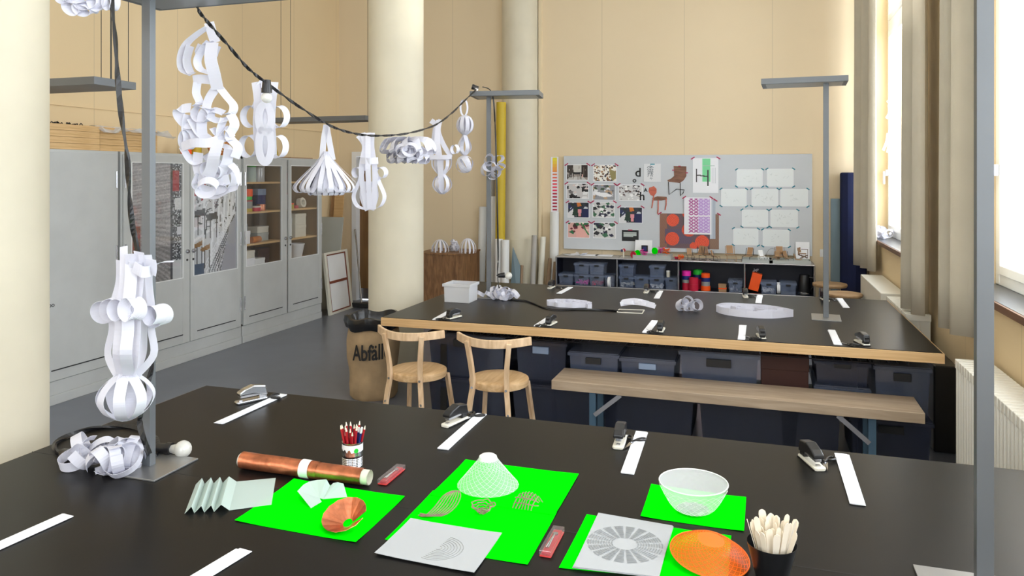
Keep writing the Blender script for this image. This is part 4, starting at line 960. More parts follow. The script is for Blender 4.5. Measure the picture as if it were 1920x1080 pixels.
# white card with watch-like disc
t = thing('white_card', (pY(1206, 0, 9.26).x, 9.27, ZT), 'white card leaning behind the green scraps, with dark blue screen shape', 'card')
xw0 = pY(1190, 0, 9.27).x; xw1 = pY(1222, 0, 9.27).x
m = world_mb(t); m.slab([(xw0, 9.27, ZT), (xw1, 9.27, ZT), (xw1, 9.325, ZT+0.2), (xw0, 9.325, ZT+0.2)], (0, 0.002, 0)); m.build('card', M['sheet'], t)
c_ = Vector((pY(1209, 0, 9.25).x, 9.235, ZT+0.10)); m = world_mb(t); m.box(c_.x-0.04, 9.23, c_.z-0.035, c_.x+0.04, 9.24, c_.z+0.045); m.build('case', M['ink'], t, bevel=0.012)
m = world_mb(t); m.box(c_.x-0.022, 9.226, c_.z-0.018, c_.x+0.022, 9.231, c_.z+0.028); m.build('screen', M['navy'], t)
def blob(px, y, z, r, m_, label, name='paper_scrap', cat='paper scrap', disc=False):
    p = pY(px, 0, y); m = MB(); q = random.Random(int(px*3))
    if disc: m.cyl((p.x, y, z+r), (p.x+0.006, y+0.012, z+r), r, n=18)
    else:
        for k in range(7):
            a = q.uniform(0, 6.3); m.rib([(p.x+q.uniform(-r, r), y, z+0.002), (p.x+r*cos(a), y+0.02*sin(a), z+r*q.uniform(.5, 1.2)), (p.x+r*cos(a+2), y, z+r*q.uniform(.9, 1.7)), (p.x+q.uniform(-r, r), y+.01, z+r*.5)], (0, 1, .2), 0.02, 0.001)
    return simple(m, name, m_, label, cat)
blob(1195, 9.15, ZT+0.004, 0.044, M['green'], 'round bright green scrap left in the card tray', disc=True)
blob(1227, 9.13, ZT+0.05, 0.04, M['green'], 'round bright green scrap right of the white card', disc=True)
blob(1187, 9.08, ZT, 0.04, M['tred'], 'round dark red scrap left of the green one', disc=True)
blob(1240, 9.17, ZT+0.06, 0.045, M['magenta'], 'pink folded scrap above the orange scraps')
blob(1207, 9.12, ZT+0.03, 0.045, M['magenta'], 'pink folded scrap in front of the white card')
blob(1249, 9.15, ZT+0.055, 0.045, M['orange'], 'orange folded scrap on the second tray')
blob(1247, 9.08, ZT+0.004, 0.025, M['orange'], 'orange folded scrap low in the second tray')
blob(1268, 9.1, ZT, 0.02, M['tred'], 'small red scrap between tray and wire models')
blob(1277, 9.12, ZT, 0.034, M['orange'], 'small orange scrap left of the wire models')
t = thing('model_lamp', (pY(1169, 0, 9.1).x, 9.1, ZT), 'tiny stand holding red and blue paper beside the sheets', 'model')
MB().cyl((0, 0, 0), (0, 0, 0.10), 0.008, n=8).build('stem', M['cream'], t); MB().cyl((0.004, 0, 0.09), (0.004, 0.012, 0.092), 0.02, n=14).build('red_disc', M['tred'], t); MB().box(-0.03, 0, 0.07, -0.008, 0.012, 0.10).build('blue_piece', M['navy'], t)
mc = [(1294, 1.0, .3, 'wire', 'brown', 'wire chair model nearest the orange scraps'), (1309, 1.25, -.5, 'wire', 'brown', 'wire chair model second from the left'), (1327, 1.2, .5, 'wire', 'oak', 'tall wire chair model below the disc poster'),
      (1342, .9, 1.2, 'wire', 'brown', 'small brown chair model left of the folded card chair'), (1370, 1.35, .2, 'brown', 'brown', 'brown card chair model between the wire models and trays'), (1402, 1.2, -.4, 'wire', 'brown', 'brown chair model standing in the white wire tray'),
      (1432, 1.0, .6, 'white', 'white', 'white strip chair model in the tray'), (1455, .95, -.3, 'brown', 'stool', 'tan chair model at the left of the end tray'), (1463, 1.35, 0.1, 'brown', 'brown', 'tallest brown chair model in the end tray'),
      (1478, 1.0, .7, 'wire', 'brown', 'dark brown chair model in the middle of the end tray'), (1497, .8, 1.3, 'brown', 'brown', 'flat brown chair model right in the end tray')]
for px, s_, rz, wm, sm_, lb in mc:
    intray = 1397 < px < 1440 or px > 1448
    model_chair(px, ZT+(0.003 if intray else 0), 9.12, s_*1.3, rz, wm, sm_, lb)
m = MB(); c_ = pY(1448, 0, 9.2)
m.tube([(c_.x+0.07*cos(a*pi/10), 9.2, ZT+0.035+0.12*sin(a*pi/10)) for a in range(11)], 0.0015, 5); simple(m, 'wire_arch', M['wire'], 'thin wire arch standing behind the trays', 'wire')
m = MB()
for k in range(4):
    c_ = pY(1424+k*5, 0, 9.1); m.tube([(c_.x-0.018, 9.1, ZT+0.036+0.03), (c_.x-0.004, 9.1, ZT+0.01), (c_.x+0.016, 9.1, ZT+0.036+0.03)], 0.003, 5)
simple(m, 'zigzag_strip', M['white'], 'white zigzag strip lying in the card tray', 'strip')
R = Ras(26, 34, (240, 242, 248)); R.poly([(3, 10), (9, 9), (10, 18), (4, 19)], (150, 116, 86)); R.line(10, 12, 22, 12, (90, 70, 60)); R.line(22, 12, 22, 26, (90, 70, 60)); R.rect(4, 19, 20, 21, (140, 106, 80)); R.line(4, 21, 20, 26, (90, 70, 60), 2); R.line(20, 22, 4, 30, (110, 84, 66), 2); R.line(2, 31, 20, 31, (110, 84, 66), 2)
xa, xb = pY(1492, 0, 9.3).x, pY(1518, 0, 9.3).x
t = thing('picture_card', ((xa+xb)/2, 9.30, ZT), 'white card with picture of an armchair, at the right end of the shelf unit', 'picture')
m = world_mb(t); m.slab([(xa, 9.29, ZT), (xb, 9.29, ZT), (xb, 9.33, ZT+0.225), (xa, 9.33, ZT+0.225)], (0, 0.003, 0)); m.build('card', M['sheet'], t)
raster('picture', R, (xa, 9.329, ZT+0.225), (xb-xa, 0, 0), (0, -0.04, -0.225), t)

# ------------------------------------------------------------------ stools, cloth, panel
def stool(x, y, label, z=0.45, r=0.16):
    t = thing('stool', (x, y, 0), label, 'stool', 'round wooden stools')
    MB().lathe([(0.001, z-0.034), (r*0.95, z-0.034), (r, z-0.02), (r, z-0.008), (r*0.97, z), (0.001, z-0.003)], 40).build('seat', M['stool'], t, smooth=True)
    for k in range(4):
        a = pi/4+k*pi/2; MB().cyl((r*0.95*cos(a), r*0.95*sin(a), 0), (r*0.7*cos(a), r*0.7*sin(a), z-0.03), 0.011, n=8).build('leg', M['chrome'], t, smooth=True)
    m = MB(); m.tube([(r*0.85*cos(a*pi/8), r*0.85*sin(a*pi/8), 0.2) for a in range(16)], 0.006, 6, closed=True); m.build('ring', M['chrome'], t)
    return t
stool(0.766, 8.70, 'round wooden stool next to the shelf unit end, farther from the table', 0.60, 0.175)
stool(0.83, 8.02, 'round wooden stool nearer the table, in front of the radiator cover', 0.60, 0.175)
m = MB(); rr = random.Random(6); pts = [(0.93+0.22*k/12, 9.30-0.03*(k % 2)) for k in range(13)]
poly = [(x, y) for x, y in pts]+[(x, y+0.035) for x, y in reversed(pts)]
simple(MB().prism([(0.93, 9.27), (1.0, 9.23), (1.08, 9.22), (1.2, 9.25), (1.2, 9.37), (0.93, 9.37)], 0, 1.79), 'blue_mat', M['bluec'], 'dark blue rolled mat standing in the corner behind the curtain', 'mat', bevel=0.02)
simple(MB().box(0.83, 9.30, 0, 0.925, 9.33, 1.49), 'tall_board', M['teal'], 'narrow grey-green panel leaning left of the dark blue mat', 'panel')
m = MB(); m.cyl((1.075, 9.17, 1.9), (1.075, 9.17, ZC), 0.013, n=10); simple(m, 'heating_pipe', M['walll'], 'thin beige vertical pipe in the far right corner', 'pipe', smooth=True)

# ------------------------------------------------------------------ curtains
def curtain(ya, yb, xa, xb, nf, amp, label, zb=0.78):
    m = MB(); n = int(nf*12); N = n+1; vs = []; rows = 12
    for j in range(rows+1):
        z = zb+(ZC-0.1-zb)*j/rows
        for i in range(N):
            t_ = i/n; ph_ = t_*nf*2*pi; y = ya+(yb-ya)*t_
            k = 1-0.25*(j/rows)
            sq = math.copysign(abs(sin(ph_))**0.7, sin(ph_))
            vs.append((xa+(xb-xa)*t_+amp*k*sq, y+amp*0.35*k*cos(ph_*1.0+0.6), z))
    m.add(vs, [(j*N+i, j*N+i+1, (j+1)*N+i+1, (j+1)*N+i) for j in range(rows) for i in range(n)])
    o = m.build('curtain', M['curtain'], smooth=True); s_ = o.modifiers.new('thickness', 'SOLIDIFY'); s_.thickness = 0.004
    return tag(o, label, 'curtain', 'beige curtains at the windows')
curtain(9.12, 8.35, 1.055, 1.165, 3, 0.06, 'beige curtain farthest away, beside the corner')
curtain(6.30, 5.80, 1.07, 1.12, 2, 0.07, 'beige curtain left of the wall pier between the windows')
curtain(5.22, 4.72, 1.10, 1.145, 2.5, 0.065, 'beige curtain right of the wall pier, nearest the lamp pole', 0.84)

# ------------------------------------------------------------------ radiators
def radiator(y0, y1, label, ztop=0.76, cover=None):
    t = thing('radiator', (1.12, (y0+y1)/2, 0), label, 'radiator'); L = y1-y0
    n = int(L/0.05)
    for k in range(min(n, 60)):
        y = -L/2+0.025+k*L/n; m = MB()
        m.box(-0.085, y-0.008, 0.14, 0.075, y+0.008, ztop-0.005).box(-0.088, y-0.019, ztop-0.05, 0.078, y+0.019, ztop).box(-0.085, y-0.019, 0.14, 0.075, y+0.019, 0.18).cyl((-0.07, y, 0.15), (-0.07, y, ztop-0.02), 0.015, n=8).cyl((0.0, y, 0.15), (0.0, y, ztop-0.02), 0.015, n=8)
        m.build('rib', M['rad'], t, bevel=0.004)
    for y in (-L/2+0.1, L/2-0.1): MB().box(-0.03, y-0.02, 0, 0.03, y+0.02, 0.15).build('foot', M['rad'], t)
    m = MB(); m.cyl((-0.05, L/2, ztop-0.04), (-0.05, L/2+0.05, ztop-0.04), 0.02, n=14); m.build('valve', M['white'], t, smooth=True)
    m = MB(); m.cyl((0.0, L/2+0.02, ztop-0.05), (0.0, L/2+0.08, ztop-0.05), 0.01, n=10); m.cyl((0.0, L/2+0.075, 0), (0.0, L/2+0.075, ztop-0.05), 0.01, n=10); m.build('pipe', M['rad'], t, smooth=True)
    return t
radiator(2.5, 4.62, 'white ribbed radiator under the near window')
r2 = radiator(6.0, 6.85, 'white ribbed radiator section under the far window, behind the curtain')
simple(MB().box(1.015, 7.0, 0.08, 1.215, 8.28, 0.76), 'radiator_cover', M['rad'], 'long cream radiator cover beyond the right end of the far table', 'radiator cover', bevel=0.006)
simple(MB().box(1.08, 5.35, 0.0, 1.22, 5.85, 0.55), 'black_case', M['black'], 'black case standing on the floor under the curtains', 'case', bevel=0.01)

# ------------------------------------------------------------------ office lamps (square pole, flat head) and ceiling-hung lamps
def table_lamp(x, y, zb, rz, mir, label, plate=(0.24, 0.205)):
    t = thing('table_lamp', (x, y, 0.7505), label, 'lamp', None, rz); h = zb-0.7505; s = -1 if mir else 1
    MB().box(-plate[0]/2, -plate[1]/2, 0, plate[0]/2, plate[1]/2, 0.006).build('base_plate', M['plate'], t, bevel=0.001)
    MB().box(-0.018, -0.013, 0.006, 0.018, 0.013, h+0.005).build('pole', M['lamp'], t, bevel=0.001)
    x0, x1 = (-0.14, 0.43) if not mir else (-0.43, 0.14)
    hd = MB().box(x0, -0.10, h, x1, 0.20, h+0.04).build('head', M['lamp'], t, bevel=0.001)
    MB().box(x0+0.03, -0.08, h-0.001, x1-0.03, 0.18, h+0.001).build('diffuser', M['lampd'], hd)
    l = bpy.data.lights.new('fill_uplight', 'AREA'); l.shape = 'RECTANGLE'; l.size = 0.5; l.size_y = 0.24; l.energy = FILLW; l.spread = 2.2; l.color = (1, 0.95, 0.86)  # added fill: hidden light above the head, brightens the room off the ceiling
    lo = bpy.data.objects.new('fill_uplight', l); col.objects.link(lo); lo.parent = t; lo.location = ((x0+x1)/2, 0.05, h+0.05); lo.rotation_euler = (pi, 0, 0)
    return t
FILLW = 10
M['lampd'] = mat('lamp_diffuser', (150, 154, 158), 0.3, 0.2, var=0.01)
table_lamp(-1.985, 2.075, 2.37, 0, False, 'grey office lamp on the near table, left, with paper chain beside its pole')
table_lamp(-2.09, 5.845, 2.403, radians(9), False, 'grey office lamp at the far left corner of the far table')
table_lamp(0.478, 5.715, 2.403, radians(-3), True, 'grey office lamp at the right end of the far table', (0.19, 0.25))
table_lamp(0.515, 2.03, 2.40, 0, True, 'grey office lamp in the right foreground, only pole and base plate seen', (0.26, 0.23))
def hang_lamp(x0, x1, y0, y1, zb, label):
    t = thing('hanging_lamp', ((x0+x1)/2, (y0+y1)/2, zb), label, 'lamp')
    X = (x1-x0)/2; Y = (y1-y0)/2
    MB().box(-X, -Y, 0, X, Y, 0.05).build('head', M['lamp'], t, bevel=0.001)
    for x in (-X+0.12, X-0.006):
        for y in (-Y+0.06, Y-0.06): MB().cyl((x, y, 0.04), (x, y, ZC-zb), 0.0022, n=6).build('wire', M['wire'], t)
    MB().cyl((X-0.04, 0, 0.045), (X-0.04, 0, ZC-zb), 0.005, n=6).build('power_cord', M['black'], t)
hang_lamp(-5.2, -4.0, 3.73, 4.07, 2.335, 'grey flat lamp hanging from wires, high over the cabinets at left')
hang_lamp(-5.1, -3.9, 7.05, 7.35, 2.34, 'grey flat hanging lamp seen edge-on, left of the middle column')

# ------------------------------------------------------------------ festoon cable between two lamps
CA = Vector((-1.15, 2.80)); CB = Vector((-0.30, 6.12))
def cabd(px):
    a = (px-960)/FPX; D = CB-CA; t_ = (CA.x-a*CA.y)/(a*D.y-D.x); return CA.y+D.y*t_
def twist(mb, pts, w_, th, turns, n=8):
    pp = catmull(pts, n); N = len(pp)
    ws = []
    for i, p in enumerate(pp):
        t = (pp[min(i+1, N-1)]-pp[max(i-1, 0)]).normalized(); a = t.cross(ZV)
        if a.length < .05: a = RV.copy()
        a.normalize(); b_ = t.cross(a); ang = turns*2*pi*i/N
        ws.append(a*cos(ang)+b_*sin(ang))
    mb.rib(pp, ws, w_, th, sm=0); return mb
cl = [(350, 2), (372, 20), (395, 48), (430, 88), (465, 128), (500, 156), (555, 196), (612, 232), (650, 247), (690, 254), (730, 254), (770, 249), (815, 235), (845, 214), (870, 190), (893, 168)]
pts = [P(x, y, cabd(x)) for x, y in cl]
pts[0] = Vector((-1.93, 2.22, 2.418)); pts[1] = P(372, 19, cabd(372))
t = thing('light_cable', pts[8], 'long black festoon cable slung between the two left lamps', 'cable')
m = world_mb(t); twist(m, pts, 0.013, 0.006, 11); m.build('cable', M['cable'], t)
def socket(m, p, d): d = Vector(d).normalized(); p = Vector(p); m.cyl(p, p+d*0.035, 0.017, 0.02, n=14).cyl(p+d*0.035, p+d*0.055, 0.022, n=14); return m
for (x, y, dx, dz) in ((500, 150, 0, -1), (897, 166, -1, .3)):
    m = world_mb(t); socket(m, P(x, y, cabd(x)), RV*dx+ZV*dz); m.build('bulb_socket', M['black'], t, smooth=True)
m = world_mb(t); q0 = P(500, 150, cabd(500)); m.ball(q0-ZV*0.075, 0.024, 14); m.build('bulb', M['bulb'], t, smooth=True)
# loose end: over the far-left lamp head, down to the far table and across it
e = [P(905, 163, 6.10), P(918, 168, 6.12), P(925, 186, 6.16), P(929, 250, 6.16), P(931, 330, 6.16), P(933, 420, 6.16), P(934, 480, 6.16), P(933, 515, 6.15), P(936, 540, 6.12)]
def tz(px, py, dz=0.006): p = pz(px, py, 0.75+dz); return p
e += [tz(945, 556), tz(962, 562), tz(985, 564), tz(1003, 570), tz(1022, 577), tz(1050, 580.5), tz(1090, 580), tz(1130, 581), tz(1158, 583), tz(1170, 585)]
e[0] = P(905, 163, 6.08)
t = thing('light_cable', tz(1050, 580), 'black cable dropping from the far-left lamp and snaking across the far table', 'cable')
m = world_mb(t); twist(m, e, 0.012, 0.006, 2, 6); m.build('cable', M['cable'], t)
m = world_mb(t); p = P(934, 517, 6.14); socket(m, p, RV+ZV*.1); m.tube([p-RV*.012, p+RV*.03+ZV*.02], 0.006, 6); m.build('bulb_socket', M['black'], t, smooth=True)
m = world_mb(t); m.ball(p+RV*0.085, 0.03, 16); m.build('bulb', M['bulb'], t, smooth=True)
# near cable: from the lamp head down along the pole to a loop on the near table
dN = 2.36
e = [P(207, -40, 2.45), P(210, 10, 2.42), P(216, 70, 2.4), P(221, 150, 2.4), P(228, 220, 2.4), P(238, 290, 2.4), P(242, 360, 2.42), P(248, 420, 2.44), P(258, 470, 2.46), P(268, 540, 2.50), P(282, 600, 2.50), P(286, 680, 2.50), P(270, 740, 2.46), P(262, 790, 2.46), P(272, 830, 2.46)]
e2 = [pz(285, 859, 0.757), pz(293, 856, 0.757), pz(297, 840, 0.757), pz(290, 818, 0.757), pz(262, 803, 0.757), pz(220, 799, 0.757), pz(170, 804, 0.757), pz(125, 818, 0.757), pz(103, 832, 0.757), pz(106, 846, 0.757), pz(124, 852, 0.757)]
t = thing('light_cable', pz(200, 830), 'thick black cable hanging by the near lamp pole and looping on the near table', 'cable')
m = world_mb(t); twist(m, e+e2, 0.016, 0.008, 5, 6); m.build('cable', M['cable'], t)
m = world_mb(t); p = pz(296, 840, 0.772); socket(m, p, (1, 0.12, 0)); m.build('bulb_socket', M['black'], t, smooth=True)
m = world_mb(t); m.ball(p+Vector((0.10, 0.012, 0.003)), 0.03, 18); m.cyl(p+Vector((0.05, 0.006, 0)), p+Vector((0.085, 0.01, 0.002)), 0.013, 0.02, n=14); m.build('bulb', M['bulb'], t, smooth=True)
m = world_mb(t); p = pz(118, 850, 0.772); socket(m, p, (1, -0.1, 0)); m.build('bulb_socket', M['black'], t, smooth=True)

# ------------------------------------------------------------------ paper chains
PAPW = 1
LD = (FV*0.78+RV*0.58+ZV*0.18).normalized()
class Orn:
    def __init__(s, label, px, py, d, name='paper_chain', loc=None, cat='paper chain', grp='white paper strip ornaments'):
        s.d = d; s.t = thing(name, loc if loc is not None else P(px, py, d), label, cat, grp); s.k = d/FPX
    def w(s, pts): return [P(q[0], q[1], s.d+(q[2] if len(q) > 2 else 0)) for q in pts]
    def raw(s, pts, wd, w_, sm=5, closed=False, th=0.0008):
        m = world_mb(s.t); m.rib(pts, wd, w_, th, sm, closed); return m.build('paper_strip', M['paper'], s.t)
    def s(s, pts, wd=None, w_=0.034, **k): pass
    def strip(s, pts, wd=None, w_=0.034, **k): return s.raw(s.w(pts), wd if wd is not None else RV, w_, **k)
    def loop(s, cx, cy, rx, ry, dd=0.0, wd=None, w_=0.034, rot=0, a0=0, a1=2*pi, pinch=0):
        n = 14; closed = abs(a1-a0-2*pi) < 1e-3; pts = []
        for i in range(n if closed else n+1):
            a = a0+(a1-a0)*i/n; x = rx*cos(a); y = ry*sin(a)*(1-pinch*(1-cos(a))/2)
            pts.append((cx+x*cos(rot)-y*sin(rot), cy+x*sin(rot)+y*cos(rot), dd))
        return s.raw(s.w(pts), wd if wd is not None else LD, w_, sm=3, closed=closed)
    def merid(s, cx, prof, n, w_=0.034, ph=0.3, tilt=0):
        """n strips round a vertical axis following (py, radius px) pairs"""
        for k in range(n):
            a = ph+2*pi*k/n; dr = RV*cos(a)+FV*sin(a); tg = -RV*sin(a)+FV*cos(a)
            pts = [P(cx+tilt*(y-prof[0][0]), y, s.d)+dr*(r*s.k) for y, r in prof]
            s.raw(pts, tg, w_)
def bulbprof(y0, y1, r, r0=2, n=9): return [(y0+(y1-y0)*i/(n-1), r0+(r-r0)*sin(pi*i/(n-1))**0.75) for i in range(n)]

# second on the cable: upright strips with two tiers of side loops
g = Orn('hanging paper ornament with two tiers of round side loops, second on the cable', 497, 160, 3.39)
for x, dd in ((483, -.03), (497, -.05), (511, -.02), (490, .05)): g.strip([(x+(x-497)*.3, 154, dd*.1), (x, 190, dd), (x-2, 230, dd*1.3), (x, 262, dd*1.3), (x+1, 297-abs(x-497)*.5, dd)])
g.strip([(494, 153, 0), (486, 164, 0), (486, 180, 0), (478, 205, 0)], RV*.8+FV*.5); g.strip([(520, 165, 0), (508, 190, .02), (505, 206, .02)], RV*.8-FV*.5)
for (cx, cy, rx, ry) in ((473, 218, 17, 20), (522, 219, 16, 20), (468, 274, 16, 20), (521, 275, 15, 20)): g.loop(cx, cy, rx, ry)
g.loop(497, 222, 12, 26, -.07, RV*.95); g.loop(497, 272, 12, 32, -.07, RV*.95)

# third: a tassel of teardrop loops
g = Orn('big paper tassel of many teardrop loops, third on the cable', 612, 235, 3.90, cat='paper tassel')
g.strip([(612, 234), (607, 262), (604, 296)], RV, .03); g.strip([(612, 234), (617, 262), (624, 300)], RV, .03)
rr = random.Random(12)
for k in range(36):
    a = 2*pi*k/36; R_ = (1.0 if k % 2 else 0.62)*rr.uniform(.88, 1.05); X = 60*R_; dn = 70 if k % 2 else 78
    dr = RV*cos(a)+FV*sin(a)*0.8; tg = -RV*sin(a)+FV*cos(a); cx = 611
    prof = [(2, 284), (X*.30, 304), (X*.66, 326), (X*.95, 344), (X*1.0, 354), (X*.86, 361 if k % 2 else 366), (X*.62, 352), (X*.36, 326), (X*.15, 302), (3, 290)]
    g.raw([P(cx, y, g.d)+dr*(r*g.k) for r, y in prof], tg, 0.024, sm=3)

# fourth: strips with a band and long lower loops
g = Orn('banded paper ornament with small side loops and long lower loops, fourth on the cable', 690, 252, 4.34)
for x0, x1, x2, x3, dd in ((680, 684, 678, 688, -.03), (690, 690, 690, 694, -.06), (698, 697, 702, 700, -.02)): g.strip([(x0, 249, 0), (x1, 275, dd), (x2, 310, dd*1.5), (x2+1, 345, dd*1.4), (x3, 392, dd)], RV, .030)
g.strip([(672, 254, 0), (684, 272, 0), (682, 302, 0)], RV*.8+FV*.4, .036)
for x in (680, 704): g.strip([(x+(8 if x < 690 else -8), 290), (x-3 if x > 690 else x+2, 305), (x, 320)], RV, .03)
g.strip([(676, 301, -.06), (693, 302, -.09), (709, 301, -.06)], ZV, .036); g.strip([(676, 303, .06), (693, 304, .08), (709, 303, .06)], ZV, .036)
g.loop(671, 323, 8, 9); g.loop(714, 324, 10, 10)
for s_ in (-1, 1): g.strip([(692+s_*12, 322), (692+s_*20, 344), (692+s_*29, 368), (692+s_*22, 386), (692+s_*6, 392)], LD, .03)
g.strip([(684, 340, .05), (680, 368, .06), (690, 394, .02)], RV, .036); g.strip([(700, 340, .05), (704, 368, .06), (696, 394, .02)], RV, .036)

# fifth: flower
g = Orn('flat flower-like cluster of paper loops hanging at the lowest point of the cable', 765, 252, 4.88, cat='paper flower')
for k in range(26):
    a = 2*pi*k/26+.1; up = 1 if k % 2 else 0; L_ = 52 if up else 40; dn = 26 if up else 46
    dr = RV*cos(a)+FV*sin(a)*.8; tg = (-RV*sin(a)+FV*cos(a)+ZV*.7-FV*.25)
    y0 = 262; s_ = g.k
    prof = [(3, 0), (L_*.4, dn*.25-8*up), (L_*.8, dn*.45-10*up), (L_, dn*.72), (L_*.85, dn*.9), (L_*.5, dn*.75), (L_*.2, dn*.4), (2, 8)]
    g.raw([P(765, y0+y, g.d)+dr*(r*s_) for r, y in prof], tg, 0.046, sm=3)
for k in range(5): a = k*1.256; g.loop(765+12*cos(a), 286+6*sin(a), 13, 11, -.1+.05*sin(a), (FV*.6+RV*cos(a)*.5+ZV*.5), .03)

# sixth: strips with band and two lower bulbs
g = Orn('paper ornament with square band and two open bulbs, sixth on the cable', 825, 228, 5.42)
g.strip([(808, 226), (818, 236), (819, 262), (822, 300), (826, 330), (828, 362)], RV, .038)
g.strip([(823, 225, -.03), (820, 262, -.06), (824, 294, -.08), (828, 362, -.02)], RV, .038)
g.strip([(826, 224), (822, 245), (830, 268), (842, 288), (848, 290)], RV, .034)
g.strip([(816, 240, .06), (812, 270, .09), (806, 295, .08)], RV, .034)
for z_, dd in ((294, -.09), (296, .09)): g.strip([(804, z_, dd), (825, z_+1, dd*1.1), (846, z_, dd)], ZV, .032)
g.strip([(804, 294, -.09), (803, 296, .09)], ZV, .032, sm=2); g.strip([(846, 294, -.09), (847, 296, .09)], ZV, .032, sm=2)
g.merid(828, [(298, 19), (312, 18), (324, 9), (329, 3)], 5, .03, .4)
g.merid(829, [(326, 4), (336, 15), (348, 18), (358, 12), (364, 2)], 5, .03, .4)
g.loop(853, 280, 6, 8)

# seventh: chain of spheres
g = Orn('paper ornament of stacked balls, last on the cable before the far lamp', 870, 195, 5.91)
g.loop(870, 202, 6.5, 15, 0, LD, .022)
g.merid(872, [(216, 2), (221, 11), (233, 16), (245, 13), (253, 3)], 9, .030, .2)
g.merid(871, [(253, 2), (266, 10), (278, 13), (288, 6), (291, 2)], 4, .034, .5)
rr = random.Random(4)
for k in range(7):
    ax = Vector((rr.uniform(-1, 1), rr.uniform(-1, 1), rr.uniform(-1, 1))).normalized(); a = ax.orthogonal().normalized(); b_ = ax.cross(a); c_ = P(871, 308, g.d)
    g.raw([c_+(a*cos(i*pi/8)+b_*sin(i*pi/8))*(16.5*g.k) for i in range(16)], ax, .026, sm=1, closed=True)

# star ball on the dropping cable
g = Orn('curly paper star clinging to the cable behind the far lamp pole', 925, 312, 6.16, name='paper_star', cat='paper ornament')
rr = random.Random(9)
for (cx, cy, rx, ry, ro) in ((917, 300, 8, 10, .3), (934, 298, 9, 6, -.3), (912, 318, 8, 11, .2), (930, 322, 7, 10, .1), (924, 330, 9, 6, 0), (938, 313, 8, 5, 0), (920, 312, 12, 9, 0)): g.loop(cx, cy, rx, ry, rr.uniform(-.05, .05), (FV*.7+RV*rr.uniform(-.6, .6)+ZV*rr.uniform(-.4, .4)), .045, ro)

# first on the cable: long tangle of curls
g = Orn('long tangled paper chain reaching down to the cabinet prints, first on the cable', 395, 48, 3.0)
w0 = .036
g.strip([(392, 42), (397, 60), (404, 80)], RV*.9+ZV*.5, .04); g.strip([(388, 52), (370, 64), (350, 82), (340, 105), (342, 130), (360, 140)], LD, w0)
g.strip([(398, 80, -.02), (395, 110, -.04), (402, 140, -.04), (408, 168, -.02)], RV, .05); g.strip([(402, 78), (384, 86), (372, 100), (378, 84)], LD, w0)
g.strip([(405, 84), (400, 96), (398, 104)], RV, .045); g.strip([(392, 78), (380, 92), (370, 114), (376, 130), (396, 138)], LD, w0)
g.strip([(357, 86), (350, 112), (356, 134), (364, 138)], LD, w0); g.strip([(362, 150), (376, 148), (395, 150)], ZV, w0); g.strip([(370, 155), (368, 175), (374, 192), (364, 200)], LD, w0)
g.strip([(405, 165), (392, 185), (386, 205)], RV*.9+ZV*.3, .036); g.strip([(410, 162), (424, 180), (438, 198), (434, 212), (418, 214)], RV*.6+FV*.6, w0)
g.strip([(358, 202), (338, 205), (336, 216), (350, 232), (362, 232)], RV*.5+ZV*.6+FV*.3, .045)
g.strip([(352, 215), (348, 240), (352, 262), (344, 280)], RV*.5+FV*.6, w0); g.strip([(358, 222), (372, 246), (392, 262), (408, 276)], (ZV*.7+FV*.5), .04)
g.strip([(382, 268), (378, 236), (384, 210), (404, 206)], RV*.8+FV*.5, .04); g.strip([(420, 212), (400, 206), (390, 216), (408, 226), (428, 222)], ZV*.6+FV*.7, w0)
g.strip([(340, 276, -.04), (362, 268, -.08), (390, 268, -.08), (408, 262, -.04)], ZV*.9, .036); g.strip([(342, 276), (354, 296), (366, 304), (380, 300)], ZV*.6+FV*.6, .036)
g.strip([(432, 214), (440, 234), (430, 256), (446, 276), (440, 296)], RV*.7+FV*.5, .038); g.strip([(420, 222), (412, 248), (420, 264), (438, 262)], LD, w0)
g.strip([(398, 240), (410, 252), (424, 240), (436, 256)], ZV*.5+FV*.7, w0)
g.strip([(410, 262, -.06), (402, 290, -.08), (396, 318, -.05), (388, 332, -.03)], RV, .046); g.strip([(372, 286), (370, 310), (378, 330), (402, 340), (430, 336)], RV*.5+ZV*.4, .04)
g.strip([(388, 288, .04), (404, 306, .04), (424, 320, .03), (436, 312, 0)], ZV*.8+FV*.3, .045); g.strip([(430, 280), (424, 308), (412, 324)], RV*.8+FV*.4, .04)
g.loop(397, 346, 26, 12, 0, ZV*.8+FV*.3, .035, .1); g.loop(388, 352, 18, 14, -.05, ZV*.7+FV*.5, .032, -.2); g.loop(424, 336, 16, 20, .05, LD, .035, .4)
g.strip([(376, 350), (384, 362), (404, 368), (430, 356), (447, 348), (444, 322), (432, 308)], ZV*.6+FV*.6, .034); g.strip([(374, 326), (366, 346), (378, 358)], LD, .034)
g.loop(352, 262, 12, 18, 0, LD, .03); g.loop(380, 214, 16, 14, 0, LD, .034, .3); g.loop(412, 290, 22, 16, .05, ZV*.5+FV*.8, .034, -.3); g.loop(400, 320, 20, 16, 0, RV*.4+FV*.8, .034, .4)

# cluster on the near lamp head
g = Orn('white paper curls around the black cable at the top left, cut by the frame', 168, 10, 2.43)
for (cx, cy, rx, ry, wd, ro) in ((140, 12, 16, 12, LD+ZV*.5, .5), (168, 4, 22, 14, LD, 0), (188, 2, 16, 16, LD+ZV*.3, .2), (152, -8, 26, 14, LD, 0), (208, 4, 8, 14, LD, 0), (125, -6, 14, 12, LD, .3), (160, 16, 16, 10, RV*.5+FV*.6+ZV*.5, .3)): g.loop(cx, cy, rx, ry, 0, wd, .034, ro)

